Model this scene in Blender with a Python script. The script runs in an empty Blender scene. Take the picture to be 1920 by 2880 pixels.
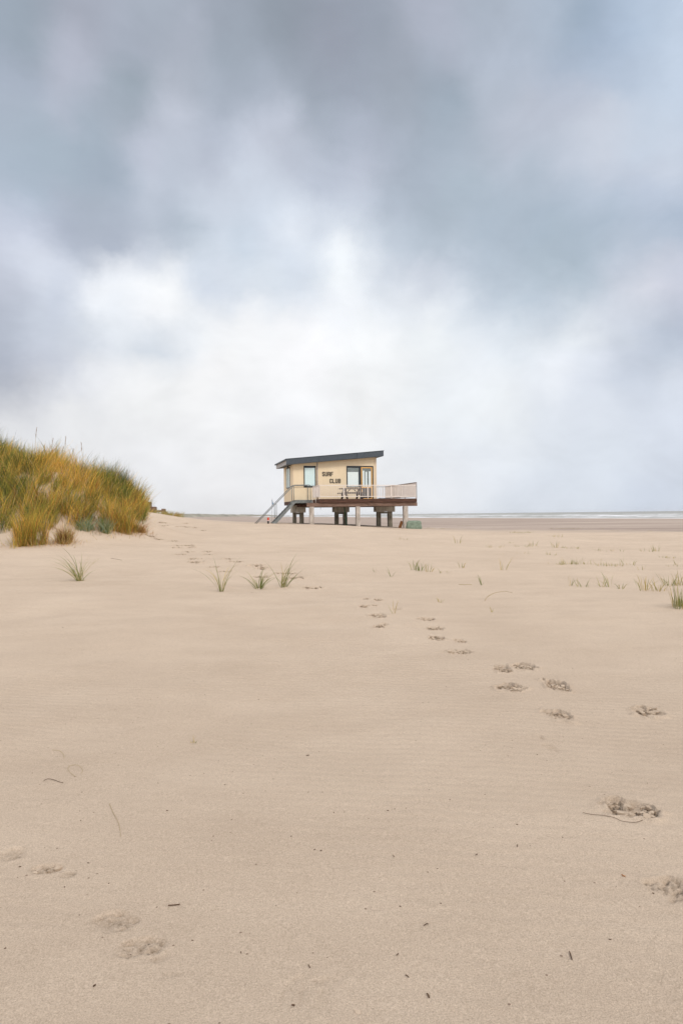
import bpy, bmesh, math, random
import numpy as np
from mathutils import Vector, Matrix
random.seed(7); rng = np.random.default_rng(11)
scene = bpy.context.scene
COL = scene.collection

# ------------------------------------------------------------------ camera
FPX = 1920.0; ROLL = math.radians(.63); PITCH = 7/1920; EYE = 1.5
cam = bpy.data.cameras.new('camera'); cam.sensor_fit = 'HORIZONTAL'; cam.sensor_width = 24; cam.lens = 24
cam.clip_start = .05; cam.clip_end = 20000
co = bpy.data.objects.new('camera', cam); COL.objects.link(co); scene.camera = co
_r = Matrix.Rotation(ROLL, 3, 'Y') @ Matrix(((1,0,0),(0,0,-1),(0,1,0)))
_r = Matrix.Rotation(PITCH, 3, 'X') @ _r
co.matrix_world = Matrix.Translation((0,0,EYE)) @ _r.to_4x4()

def ray(px, py):
    a = px-960; b = 1440-py
    a2 = a*math.cos(ROLL)+b*math.sin(ROLL); b2 = -a*math.sin(ROLL)+b*math.cos(ROLL)
    y = FPX*math.cos(PITCH)-b2*math.sin(PITCH); z = b2*math.cos(PITCH)+FPX*math.sin(PITCH)
    return a2/y, z/y

# ------------------------------------------------------------------ view + sun + sky
scene.view_settings.view_transform = 'Standard'; scene.view_settings.look = 'None'
scene.view_settings.exposure = 0; scene.view_settings.gamma = 1
SUN_EL = math.radians(42); SUN_AZ = math.radians(140)      # azimuth from +Y towards +X : behind the camera, to the right
sd = bpy.data.lights.new('sun', 'SUN'); sd.energy = 1.5; sd.angle = math.radians(14); sd.color = (1, .93, .84)
so = bpy.data.objects.new('sun', sd); COL.objects.link(so)
sdir = Vector((math.sin(SUN_AZ)*math.cos(SUN_EL), math.cos(SUN_AZ)*math.cos(SUN_EL), math.sin(SUN_EL)))
so.rotation_euler = (-sdir).to_track_quat('-Z', 'Y').to_euler()

def lin(c):
    c = [x/255 for x in c]
    return [x/12.92 if x <= .04045 else ((x+.055)/1.055)**2.4 for x in c]

class NT:
    def __init__(s, tree): s.t = tree; tree.nodes.clear()
    def n(s, typ, **kw):
        nd = s.t.nodes.new(typ)
        for k, v in kw.items():
            if k.startswith('i_'):
                key = k[2:]; key = int(key) if key.isdigit() else key
                s.put(nd.inputs[key], v)
            else: setattr(nd, k, v)
        return nd
    def put(s, inp, v):
        if isinstance(v, bpy.types.NodeSocket): s.t.links.new(v, inp)
        else: inp.default_value = v
    def math(s, op, a, b=0., c=0.):
        nd = s.t.nodes.new('ShaderNodeMath'); nd.operation = op
        for i, v in enumerate((a, b, c)): s.put(nd.inputs[i], v)
        return nd.outputs[0]
    def vm(s, op, a, b=None, scale=None):
        nd = s.t.nodes.new('ShaderNodeVectorMath'); nd.operation = op
        s.put(nd.inputs[0], a)
        if b is not None: s.put(nd.inputs[1], b)
        if scale is not None: s.put(nd.inputs['Scale'], scale)
        return nd.outputs['Value'] if op in ('LENGTH', 'DOT_PRODUCT') else nd.outputs[0]
    def noise(s, vec, scale, detail=3, rough=.5, dist=0.):
        nd = s.t.nodes.new('ShaderNodeTexNoise'); s.put(nd.inputs['Vector'], vec)
        nd.inputs['Scale'].default_value = scale; nd.inputs['Detail'].default_value = detail
        nd.inputs['Roughness'].default_value = rough; nd.inputs['Distortion'].default_value = dist
        return nd
    def ramp(s, fac, stops):
        nd = s.t.nodes.new('ShaderNodeValToRGB'); s.put(nd.inputs[0], fac)
        cr = nd.color_ramp
        while len(cr.elements) < len(stops): cr.elements.new(.5)
        for e, (p, c) in zip(cr.elements, stops):
            e.position = p; e.color = (*c, 1) if len(c) == 3 else c
        return nd.outputs[0]
    def mix(s, fac, a, b, mode='MIX'):
        nd = s.t.nodes.new('ShaderNodeMix'); nd.data_type = 'RGBA'; nd.blend_type = mode
        s.put(nd.inputs[0], fac)
        for i, v in ((6, a), (7, b)):
            if not isinstance(v, bpy.types.NodeSocket): v = (*v, 1) if len(v) == 3 else v
            s.put(nd.inputs[i], v)
        return nd.outputs[2]
    def mapr(s, v, a, b, c, d):
        nd = s.t.nodes.new('ShaderNodeMapRange'); s.put(nd.inputs[0], v)
        for i, x in enumerate((a, b, c, d)): nd.inputs[i+1].default_value = x
        return nd.outputs[0]

world = bpy.data.worlds.new('World'); scene.world = world; world.use_nodes = True
W = NT(world.node_tree)
sky = W.n('ShaderNodeTexSky', sky_type='NISHITA', sun_disc=False, sun_elevation=SUN_EL, sun_rotation=SUN_AZ, air_density=1.5, dust_density=3)
tc = W.n('ShaderNodeTexCoord').outputs['Generated']
dirv = W.vm('NORMALIZE', tc)
sep = W.n('ShaderNodeSeparateXYZ', i_0=dirv)
az = W.math('ARCTAN2', sep.outputs[0], sep.outputs[1]); el = W.math('ARCSINE', sep.outputs[2])
comb = W.n('ShaderNodeCombineXYZ', i_0=az, i_1=el)
wp = W.vm('SCALE', W.vm('SUBTRACT', W.noise(dirv, 3.2, 5, .55).outputs['Color'], (.5,.5,.5)), scale=.05)
wp2 = W.vm('SCALE', W.vm('SUBTRACT', W.noise(dirv, 9, 9, .64).outputs['Color'], (.5,.5,.5)), scale=.075)
pos = W.vm('MULTIPLY', W.vm('ADD', W.vm('ADD', comb.outputs[0], wp), wp2), (1,1,0))
# cloud deck: tone of the overcast by bearing and height (x, y, r, g, b read off a 1920 px wide view), kept as rows of colour ramps
CL = [(37,37,160,172,186),(214,37,168,174,188),(92,92,160,171,184),(429,49,166,175,188),(612,37,155,163,176),(796,61,148,157,169),(918,122,156,162,176),(184,141,184,189,204),
 (184,202,182,188,203),(49,202,170,180,196),(367,122,176,183,198),(520,122,176,183,197),(643,159,163,173,186),(380,245,160,172,184),(337,294,164,175,188),(520,245,174,182,195),
 (735,257,166,175,189),(888,245,158,167,180),(612,318,172,181,195),(61,306,176,186,201),(184,306,182,190,205),(92,367,170,183,197),(245,380,168,181,195),(275,459,164,177,192),
 (153,429,168,182,196),(49,490,172,185,200),(245,539,172,182,196),(184,600,176,184,200),(398,367,192,198,213),(502,306,198,204,218),(765,367,196,202,216),(490,429,190,198,212),
 (612,398,190,197,212),(704,490,206,214,227),(857,429,190,197,211),(931,367,172,181,195),(918,520,190,198,213),(37,612,196,203,219),(61,704,212,218,232),(122,747,214,220,232),
 (306,643,178,187,202),(459,612,180,190,204),(520,661,184,195,208),(275,692,180,188,203),(429,551,192,200,214),(612,582,208,216,229),(765,612,208,217,230),(673,673,200,211,224),
 (826,661,224,230,239),(918,643,212,220,232),(429,722,208,215,227),(582,747,214,222,233),(814,716,212,221,233),(955,735,238,243,247),(31,826,194,200,214),(153,857,206,213,226),
 (318,796,238,241,246),(453,808,246,248,250),(318,857,236,240,246),(416,882,242,244,248),(582,826,218,226,238),(735,796,220,228,238),(857,796,216,224,235),(918,869,240,243,248),
 (31,949,184,191,205),(122,931,202,209,222),(245,967,206,213,224),(416,955,212,220,230),(337,918,226,231,238),(551,906,240,243,247),(673,949,248,249,251),(857,980,248,248,250),
 (37,1041,176,182,196),(153,1022,200,205,217),(12,1102,186,190,200),(80,1133,212,214,220),(275,1041,228,230,235),(398,1071,242,243,245),(612,1071,246,246,247),(184,1163,234,235,237),
 (37,1182,228,229,232),(429,1163,236,237,238),(673,1133,238,239,241),(888,1133,242,243,245),(1021,49,156,164,178),(1205,37,174,180,195),(1082,153,160,168,181),(997,245,158,166,180),
 (1266,122,176,183,198),(1419,122,186,196,212),(1389,37,170,180,194),(1542,37,178,190,206),(1633,37,160,176,194),(1695,98,168,183,203),(1609,184,174,187,205),(1786,49,182,198,218),
 (1891,122,196,210,228),(1756,171,184,197,215),(1903,245,200,213,230),(1235,245,162,173,187),(1113,294,164,173,186),(1254,331,162,175,189),(1389,275,180,189,203),(1480,343,190,197,211),
 (1603,306,192,199,214),(1695,380,202,209,222),(1848,398,202,213,228),(1695,465,200,207,220),(1572,429,194,202,216),(1866,490,206,214,228),(1021,367,176,184,199),(1144,416,170,180,194),
 (1266,429,174,185,199),(1419,441,186,194,208),(1021,478,188,195,210),(1174,502,172,183,197),(1327,520,172,185,198),(1480,520,178,190,204),(1633,551,184,195,210),(1756,520,192,201,216),
 (1848,569,186,198,216),(1903,631,176,190,208),(997,582,200,208,222),(1113,582,180,190,204),(1235,612,174,186,199),(1389,624,174,187,201),(1542,643,170,184,199),(1695,624,174,188,204),
 (1848,692,180,194,211),(978,722,238,242,247),(1040,686,202,211,223),(1144,692,190,201,214),(1266,692,178,190,203),(1389,722,176,189,203),(1542,704,174,188,201),(1664,722,174,188,202),
 (1756,722,186,197,212),(1848,747,204,209,222),(1082,784,214,221,231),(1205,784,206,213,225),(1297,784,200,209,222),(1389,784,188,200,213),(1511,814,186,199,212),(1633,808,186,199,212),
 (1725,796,200,208,221),(1817,820,216,219,230),(1903,796,206,210,224),(1021,845,236,240,245),(1174,857,228,233,240),(1284,845,226,232,239),(1358,869,202,212,224),(1480,882,194,206,219),
 (1572,900,198,209,222),(1633,869,206,215,226),(1725,875,212,218,229),(1903,888,196,202,216),(1021,949,244,246,248),(1205,937,238,242,245),(1389,931,228,234,241),(1542,937,230,235,241),
 (1664,943,232,237,243),(1786,937,204,212,225),(1897,955,182,193,209),(1082,1041,242,244,246),(1327,1041,234,238,243),(1572,1041,232,236,243),(1695,1028,222,228,239),(1786,1016,200,208,222),
 (1786,1053,204,212,225),(1903,1041,214,221,233),(1021,1151,238,239,240),(1266,1151,230,234,238),(1419,1133,234,238,242),(1523,1163,222,228,237),(1695,1133,222,228,238),(1878,1133,218,225,237),
 (73,1335,226,227,230),(429,1322,230,231,234),(796,1322,230,231,234),(1224,1322,229,232,237),(1592,1347,218,225,235),(1873,1371,209,217,230),(612,1439,229,229,231),(1102,1433,228,230,233),
 (1531,1439,219,225,234),(1910,1439,208,216,228),(306,1408,230,230,232),(429,1243,234,235,238),(857,1237,234,235,239),(1347,1261,226,231,238),(1714,1273,220,227,237),(1898,1249,216,223,235)]
NR, NC, AZ0, AZ1, EL0, EL1 = 26, 31, -.52, .52, -.01, .66
PA, PE, PC = [], [], []
for x_, y_, r_, g_, b_ in CL:
    X, Z = ray(x_, y_); PA.append(math.atan2(X, 1)); PE.append(math.atan2(Z, math.hypot(1, X))); k_ = 1.02 if r_ > 222 else 1.; PC.append(lin((r_*k_, g_*k_, b_*k_)))
PA, PE, PC = map(np.array, (PA, PE, PC))
def deck_colour(a, e):
    d2 = (PA-a)**2+(PE-e)**2; near = np.sort(d2)[:4].mean()
    w = np.exp(-d2/max(.021**2, near*.40)); w += 1e-9; return (PC*w[:, None]).sum(0)/w.sum()
sp = W.n('ShaderNodeSeparateXYZ', i_0=pos)
ta = W.math('MULTIPLY', W.math('SUBTRACT', sp.outputs[0], AZ0), 1/(AZ1-AZ0))
te = W.math('MULTIPLY', W.math('SUBTRACT', sp.outputs[1], EL0), (NR-1)/(EL1-EL0))
cloud = None
for i in range(NR):
    e = EL0+(EL1-EL0)*i/(NR-1)
    row = W.ramp(ta, [(j/(NC-1), tuple(deck_colour(AZ0+(AZ1-AZ0)*j/(NC-1), e))) for j in range(NC)])
    row.node.color_ramp.interpolation = 'CARDINAL'
    if cloud is None: cloud = row
    else:
        mr = W.n('ShaderNodeMapRange', interpolation_type='LINEAR', i_0=te); mr.inputs[1].default_value = i-1; mr.inputs[2].default_value = i
        cloud = W.mix(mr.outputs[0], cloud, row)
# elsewhere (overhead and behind): a thinner, brighter overcast with soft banks
nb = W.noise(W.vm('MULTIPLY', dirv, (1,1,2)), 1.6, 5, .55).outputs[0]
rest = W.ramp(nb, [(.3, (.62,.66,.75)), (.55, (1.10,1.12,1.18)), (.75, (1.5,1.48,1.46))])
off = W.math('MAXIMUM', W.mapr(W.math('ABSOLUTE', az), .50, .75, 0, 1), W.mapr(el, .665, .85, 0, 1))
cloud = W.mix(off, cloud, rest)
fb = W.noise(W.vm('MULTIPLY', dirv, (1,1,1.6)), 7, 6, .6, .3).outputs[0]
cloud = W.vm('SCALE', cloud, scale=W.mapr(fb, .25, .75, .92, 1.08))
skyc = W.mix(.985, sky.outputs[0], W.vm('SCALE', cloud, scale=10.))
bg = W.n('ShaderNodeBackground', i_Color=skyc, i_Strength=.1)
W.n('ShaderNodeOutputWorld', i_Surface=bg.outputs[0])
world.cycles.sampling_method = 'MANUAL'; world.cycles.sample_map_resolution = 512

# ------------------------------------------------------------------ materials
def material(name, build):
    m = bpy.data.materials.new(name); m.use_nodes = True
    T = NT(m.node_tree); out = T.n('ShaderNodeOutputMaterial'); p = T.n('ShaderNodeBsdfPrincipled')
    T.t.links.new(p.outputs[0], out.inputs[0]); build(T, p, out); return m
def obj_co(T): return T.n('ShaderNodeTexCoord').outputs['Object']
def bump(T, p, h, dist=.01, strength=1.):
    b = T.n('ShaderNodeBump', i_Height=h); b.inputs['Distance'].default_value = dist; b.inputs['Strength'].default_value = strength
    T.put(p.inputs['Normal'], b.outputs[0]); return b
def mottled(name, c1, c2, scale=6, stretch=(1,1,1), rough=.8, metal=0., bd=.004, spec=.3, fine=60):
    def f(T, p, out):
        v = T.vm('MULTIPLY', obj_co(T), stretch)
        n1 = T.noise(v, scale, 6, .62).outputs[0]; n2 = T.noise(v, fine, 3, .6).outputs[0]
        k = T.math('ADD', T.math('MULTIPLY', n1, .7), T.math('MULTIPLY', n2, .3))
        T.put(p.inputs['Base Color'], T.ramp(k, [(.33, c1), (.66, c2)]))
        p.inputs['Roughness'].default_value = rough; p.inputs['Metallic'].default_value = metal
        p.inputs['Specular IOR Level'].default_value = spec
        if bd: bump(T, p, k, bd)
    return material(name, f)
M = {}
M['wall'] = mottled('cream_panel', (.80,.65,.44), (.86,.71,.50), 2.2, (1,1,.35), .75, bd=.002)
M['wall_side'] = M['wall']
M['trim'] = mottled('wall_trim', (.70,.55,.38), (.78,.63,.46), 3, rough=.7, bd=.001)
M['fascia'] = mottled('slate_fascia', (.055,.068,.082), (.085,.100,.118), 9, rough=.6, bd=.001)
M['fascia_pale'] = mottled('pale_fascia', (.36,.34,.33), (.50,.48,.47), 5, (1,1,3), .7)
M['roof_top'] = mottled('roof_felt', (.10,.11,.12), (.16,.17,.18), 4, rough=.85)
M['frame'] = mottled('dark_frame', (.028,.034,.040), (.045,.052,.06), 8, rough=.45, bd=0)
M['orange'] = mottled('orange_paint', (.72,.40,.12), (.80,.46,.16), 5, rough=.5, bd=.0005)
M['greenpaint'] = mottled('green_paint', (.12,.20,.10), (.17,.26,.14), 5, rough=.5, bd=0)
M['white'] = mottled('white_paint', (.72,.64,.59), (.84,.77,.71), 12, rough=.55, bd=.0005)
M['blind'] = mottled('window_blind', (.74,.88,.90), (.84,.94,.95), 3, (6,1,.5), .8, bd=0)
M['curtain'] = mottled('white_curtain', (.88,.93,.93), (.96,.98,.98), 3, (9,1,.3), .85, bd=.004)
M['grey_in'] = mottled('grey_interior', (.20,.22,.215), (.27,.29,.28), 3, rough=.8, bd=0)
M['black'] = mottled('black_letter', (.012,.010,.010), (.02,.017,.016), 8, rough=.5, bd=0)
M['brown'] = mottled('dark_red_timber', (.026,.014,.010), (.135,.062,.040), 5, (.35,1,3), .75, bd=.006)
M['brown2'] = mottled('weathered_brown_timber', (.080,.042,.028), (.29,.19,.145), 4, (.4,1,2.6), .8, bd=.008)
M['darkwood'] = mottled('dark_picnic_timber', (.030,.018,.013), (.065,.04,.03), 6, (.5,1,2), .7)
M['pile_pale'] = mottled('pale_weathered_pile', (.26,.22,.185), (.60,.54,.48), 5, (1.3,1.3,.45), .9, bd=.02)
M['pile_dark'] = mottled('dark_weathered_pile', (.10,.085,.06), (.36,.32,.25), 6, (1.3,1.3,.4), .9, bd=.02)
M['cap'] = mottled('greyed_cap_boards', (.34,.30,.25), (.66,.60,.51), 4, (2.5,2.5,.35), .9, bd=.01)
M['steel'] = mottled('galvanised_steel', (.15,.165,.165), (.27,.285,.28), 9, rough=.55, metal=.35, bd=.001)
M['pipe'] = mottled('pipe_grey', (.38,.33,.33), (.46,.41,.41), 9, rough=.5, bd=0)
M['gutter'] = mottled('gutter_grey', (.05,.06,.07), (.09,.10,.11), 9, rough=.5, bd=0)
M['red'] = mottled('red_paint', (.62,.045,.02), (.72,.07,.035), 9, rough=.5, bd=0)
M['blue'] = mottled('blue_cloth', (.02,.20,.42), (.05,.30,.55), 4, rough=.8, bd=0)
M['green'] = mottled('green_pole_paint', (.01,.14,.075), (.02,.20,.11), 9, rough=.5, bd=0)
M['tarp'] = mottled('green_tarpaulin', (.13,.17,.12), (.27,.33,.255), 7, rough=.85, bd=.03)
M['rust'] = mottled('rusty_plank', (.22,.085,.025), (.42,.19,.07), 8, (1,1,.5), .85)
M['twig'] = mottled('twig_bark', (.055,.030,.018), (.13,.075,.04), 40, rough=.9, bd=0)
M['straw'] = mottled('dry_straw', (.34,.25,.12), (.46,.36,.19), 30, rough=.8, bd=0)
def _glass(T, p, out):
    tr = T.n('ShaderNodeBsdfTransparent'); tr.inputs[0].default_value = (.98,.995,.99,1)
    gl = T.n('ShaderNodeBsdfGlossy'); gl.inputs['Roughness'].default_value = .03
    fr = T.n('ShaderNodeLayerWeight'); fr.inputs[0].default_value = .25
    mx = T.n('ShaderNodeMixShader', i_0=T.math('ADD', T.math('MULTIPLY', fr.outputs[1], .25), .02), i_1=tr.outputs[0], i_2=gl.outputs[0])
    T.t.links.new(mx.outputs[0], out.inputs[0])
M['moist'] = mottled('moist_sand_crust', (.33,.25,.18), (.58,.46,.345), 9, rough=.95, bd=.003, fine=200)
M['glass'] = material('window_glass', _glass)
def _blade(T, p, out):
    a = T.n('ShaderNodeAttribute', attribute_name='blade_colour')
    T.put(p.inputs['Base Color'], a.outputs['Color']); p.inputs['Roughness'].default_value = .62
    p.inputs['Specular IOR Level'].default_value = .25
    tl = T.n('ShaderNodeBsdfTranslucent', i_Color=a.outputs['Color'])
    mx = T.n('ShaderNodeMixShader', i_0=.36, i_1=p.outputs[0], i_2=tl.outputs[0])
    T.t.links.new(mx.outputs[0], out.inputs[0])
M['blade'] = material('grass_blade', _blade)
def _sand(T, p, out):
    v = obj_co(T)
    wet = T.n('ShaderNodeAttribute', attribute_name='damp').outputs['Fac']
    big = T.noise(v, .35, 5, .6).outputs[0]
    streak = T.noise(T.vm('MULTIPLY', v, (.5,1.1,1)), 1.6, 6, .62).outputs[0]
    grain = T.noise(v, 170, 2, .8).outputs[0]; grit = T.noise(v, 460, 2, .7).outputs[0]
    spk = T.n('ShaderNodeTexVoronoi', i_Vector=v); spk.inputs['Scale'].default_value = 26
    c = T.ramp(T.math('ADD', T.math('MULTIPLY', big, .5), T.math('MULTIPLY', streak, .5)), [(.36, (.572,.452,.340)), (.62, (.655,.527,.402))])
    gr = T.math('ADD', T.math('MULTIPLY', grain, .6), T.math('MULTIPLY', grit, .4))
    mid = T.noise(v, 48, 2, .6).outputs[0]
    c = T.mix(T.mapr(gr, .38, .62, 0, 1), T.mix(1, c, (.73,.71,.69), 'MULTIPLY'), T.mix(1, c, (1.13,1.13,1.14), 'MULTIPLY'))
    c = T.mix(T.mapr(mid, .35, .65, 0, 1), T.mix(1, c, (.965,.96,.955), 'MULTIPLY'), T.mix(1, c, (1.03,1.03,1.03), 'MULTIPLY'))
    # scattered dark grit, more of it on the far flat
    rv = T.n('ShaderNodeSeparateColor', i_0=spk.outputs['Color']).outputs[0]
    dot = T.math('MULTIPLY', T.math('LESS_THAN', spk.outputs['Distance'], .13), T.math('GREATER_THAN', rv, .93))
    c = T.mix(T.math('MULTIPLY', dot, .75), c, (.20,.13,.09))
    wst = T.noise(T.vm('MULTIPLY', v, (.03,.22,1)), 1., 8, .66).outputs[0]
    wc = T.ramp(wst, [(.34, (.30,.232,.187)), (.5, (.40,.315,.26)), (.66, (.52,.425,.345))])
    c = T.mix(wet, c, wc)
    turned_shade = T.n('ShaderNodeAttribute', attribute_name='turned_shade').outputs['Fac']
    c = T.mix(T.math('MULTIPLY', turned_shade, .8), c, (.27,.19,.125))  # moist sand colour, plus shade painted into the distant prints
    T.put(p.inputs['Base Color'], c); p.inputs['Roughness'].default_value = .95; p.inputs['Specular IOR Level'].default_value = .15
    # wind ripples
    wv = T.n('ShaderNodeTexWave', wave_type='BANDS', bands_direction='Y', wave_profile='SIN', i_Vector=T.n('ShaderNodeMapping', i_0=v, i_2=(0,0,.16)).outputs[0])
    wv.inputs['Scale'].default_value = 3.6; wv.inputs['Distortion'].default_value = 3.2; wv.inputs['Detail'].default_value = 2
    wv.inputs['Detail Scale'].default_value = .7
    patch = T.mapr(T.noise(v, .22, 3).outputs[0], .40, .62, .15, 1.)
    h = T.math('ADD', T.math('MULTIPLY', T.math('MULTIPLY', wv.outputs['Fac'], patch), .0050), T.math('MULTIPLY', gr, .0085))
    h = T.math('ADD', h, T.math('MULTIPLY', T.noise(v, 55, 3, .7).outputs[0], .0040))
    b = T.n('ShaderNodeBump', i_Height=h); b.inputs['Distance'].default_value = 1.; b.inputs['Strength'].default_value = 1.
    T.put(p.inputs['Normal'], b.outputs[0])
M['sand'] = material('beach_sand', _sand)
def _sea(T, p, out):
    v = obj_co(T)
    foam = T.n('ShaderNodeAttribute', attribute_name='foam').outputs['Fac']
    n = T.noise(T.vm('MULTIPLY', v, (.05,.28,1)), 1., 7, .65).outputs[0]
    fm = T.mapr(T.math('ADD', foam, T.math('MULTIPLY', T.math('SUBTRACT', n, .5), 1.1)), .40, .60, 0, 1)
    base = T.ramp(T.noise(T.vm('MULTIPLY', v, (.01,.05,1)), 1., 6, .6).outputs[0], [(.3,(.27,.265,.225)), (.7,(.37,.355,.31))])
    T.put(p.inputs['Base Color'], T.mix(fm, base, (.80,.80,.81)))
    T.put(p.inputs['Roughness'], T.mapr(fm, 0, 1, .45, .9))
    p.inputs['Specular IOR Level'].default_value = .3
    bump(T, p, n, .25)
M['sea'] = material('grey_sea', _sea)
M['fardune'] = mottled('far_dune', (.15,.15,.12), (.42,.38,.30), .02, (1,1,3), .95, bd=0, fine=.09)

# ------------------------------------------------------------------ helpers
def tag(o, label=None, cat=None, group=None, kind=None):
    if label: o['label'] = label
    if cat: o['category'] = cat
    if group: o['group'] = group
    if kind: o['kind'] = kind
    return o
def empty(name, loc, rz=0.):
    o = bpy.data.objects.new(name, None); COL.objects.link(o); o.location = loc; o.rotation_euler.z = rz; o.empty_display_size = .2; return o
class MB:
    def __init__(s): s.v = []; s.f = []
    def add(s, vs, fs):
        n = len(s.v); s.v += [tuple(v) for v in vs]; s.f += [tuple(i+n for i in f) for f in fs]; return s
    def box(s, x0, x1, y0, y1, z0, z1):
        return s.add([(x0,y0,z0),(x1,y0,z0),(x1,y1,z0),(x0,y1,z0),(x0,y0,z1),(x1,y0,z1),(x1,y1,z1),(x0,y1,z1)],
                     [(3,2,1,0),(4,5,6,7),(0,1,5,4),(1,2,6,5),(2,3,7,6),(3,0,4,7)])
    def hexa(s, p): return s.add(p, [(3,2,1,0),(4,5,6,7),(0,1,5,4),(1,2,6,5),(2,3,7,6),(3,0,4,7)])
    def bar(s, a, b, w, h):                     # rectangular bar between two points, w sideways, h upwards
        a = Vector(a); b = Vector(b); d = (b-a).normalized()
        side = d.cross(Vector((0,0,1)));
        if side.length < 1e-3: side = Vector((1,0,0))
        side.normalize(); up = side.cross(d).normalized()
        p = []
        for q in (a, b):
            for (i, j) in ((-1,-1),(1,-1),(1,1),(-1,1)): p.append(q+side*i*w/2+up*j*h/2)
        return s.add(p, [(0,1,2,3),(7,6,5,4),(4,5,1,0),(5,6,2,1),(6,7,3,2),(7,4,0,3)])
    def tube(s, pts, r, n=8, r2=None):
        pts = [Vector(p) for p in pts]; m = len(pts); rings = []
        prev = None; vs = []
        for i, p in enumerate(pts):
            d = (pts[min(i+1, m-1)]-pts[max(i-1, 0)]).normalized()
            if prev is None:
                ref = Vector((0,0,1)) if abs(d.z) < .9 else Vector((1,0,0)); x = d.cross(ref).normalized()
            else: x = (prev-d*prev.dot(d)).normalized()
            prev = x; y = d.cross(x)
            rr = r if r2 is None else r+(r2-r)*i/(m-1)
            for k in range(n):
                t = 2*math.pi*k/n; vs.append(p+x*math.cos(t)*rr+y*math.sin(t)*rr)
        fs = [(i*n+k, i*n+(k+1) % n, (i+1)*n+(k+1) % n, (i+1)*n+k) for i in range(m-1) for k in range(n)]
        fs += [tuple(range(n-1, -1, -1)), tuple(range((m-1)*n, m*n))]
        return s.add(vs, fs)
    def build(s, name, mat, parent=None, bevel=0., smooth=False):
        me = bpy.data.meshes.new(name); me.from_pydata(s.v, [], s.f)
        bm = bmesh.new(); bm.from_mesh(me); bmesh.ops.recalc_face_normals(bm, faces=bm.faces)
        if bevel: bmesh.ops.bevel(bm, geom=bm.edges[:], offset=bevel, segments=1, affect='EDGES', clamp_overlap=True)
        bm.to_mesh(me); bm.free()
        if smooth: me.polygons.foreach_set('use_smooth', [True]*len(me.polygons))
        me.materials.append(mat); o = bpy.data.objects.new(name, me); COL.objects.link(o)
        if parent: o.parent = parent
        return o
def mesh_np(name, verts, faces4, mat, attrs=None, smooth=True, colors=None):
    me = bpy.data.meshes.new(name); nv = len(verts); nf = len(faces4); k = faces4.shape[1]
    me.vertices.add(nv); me.vertices.foreach_set('co', np.ascontiguousarray(verts, dtype=np.float32).ravel())
    me.loops.add(nf*k); me.loops.foreach_set('vertex_index', np.ascontiguousarray(faces4, dtype=np.int32).ravel())
    me.polygons.add(nf); me.polygons.foreach_set('loop_start', np.arange(0, nf*k, k, dtype=np.int32))
    me.polygons.foreach_set('loop_total', np.full(nf, k, dtype=np.int32))
    if smooth: me.polygons.foreach_set('use_smooth', np.ones(nf, dtype=bool))
    me.update(calc_edges=True)
    for n, a in (attrs or {}).items():
        at = me.attributes.new(n, 'FLOAT', 'POINT'); at.data.foreach_set('value', np.ascontiguousarray(a, dtype=np.float32).ravel())
    if colors is not None:
        at = me.attributes.new('blade_colour', 'FLOAT_COLOR', 'POINT')
        at.data.foreach_set('color', np.ascontiguousarray(np.c_[colors, np.ones(nv)], dtype=np.float32).ravel())
    me.materials.append(mat); o = bpy.data.objects.new(name, me); COL.objects.link(o); return o

# value noise
_tab = np.random.default_rng(3).random((256, 256))
def vnoise(x, y):
    xi = np.floor(x).astype(np.int64); yi = np.floor(y).astype(np.int64); fx = x-xi; fy = y-yi
    fx = fx*fx*fx*(fx*(fx*6-15)+10); fy = fy*fy*fy*(fy*(fy*6-15)+10)
    a = _tab[xi & 255, yi & 255]; b = _tab[(xi+1) & 255, yi & 255]; c = _tab[xi & 255, (yi+1) & 255]; d = _tab[(xi+1) & 255, (yi+1) & 255]
    return (a*(1-fx)+b*fx)*(1-fy)+(c*(1-fx)+d*fx)*fy-.5
def fbm(x, y, o=4, g=.5):
    r = 0.; a = 1.
    for k in range(o): r = r+a*vnoise(x+17.3*k, y-9.1*k); x = x*2.03; y = y*2.03; a *= g
    return r
def sst(a, b, x): t = np.clip((x-a)/(b-a), 0, 1); return t*t*(3-2*t)
def sig(x): return 1/(1+np.exp(-np.clip(x, -40, 40)))

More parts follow.
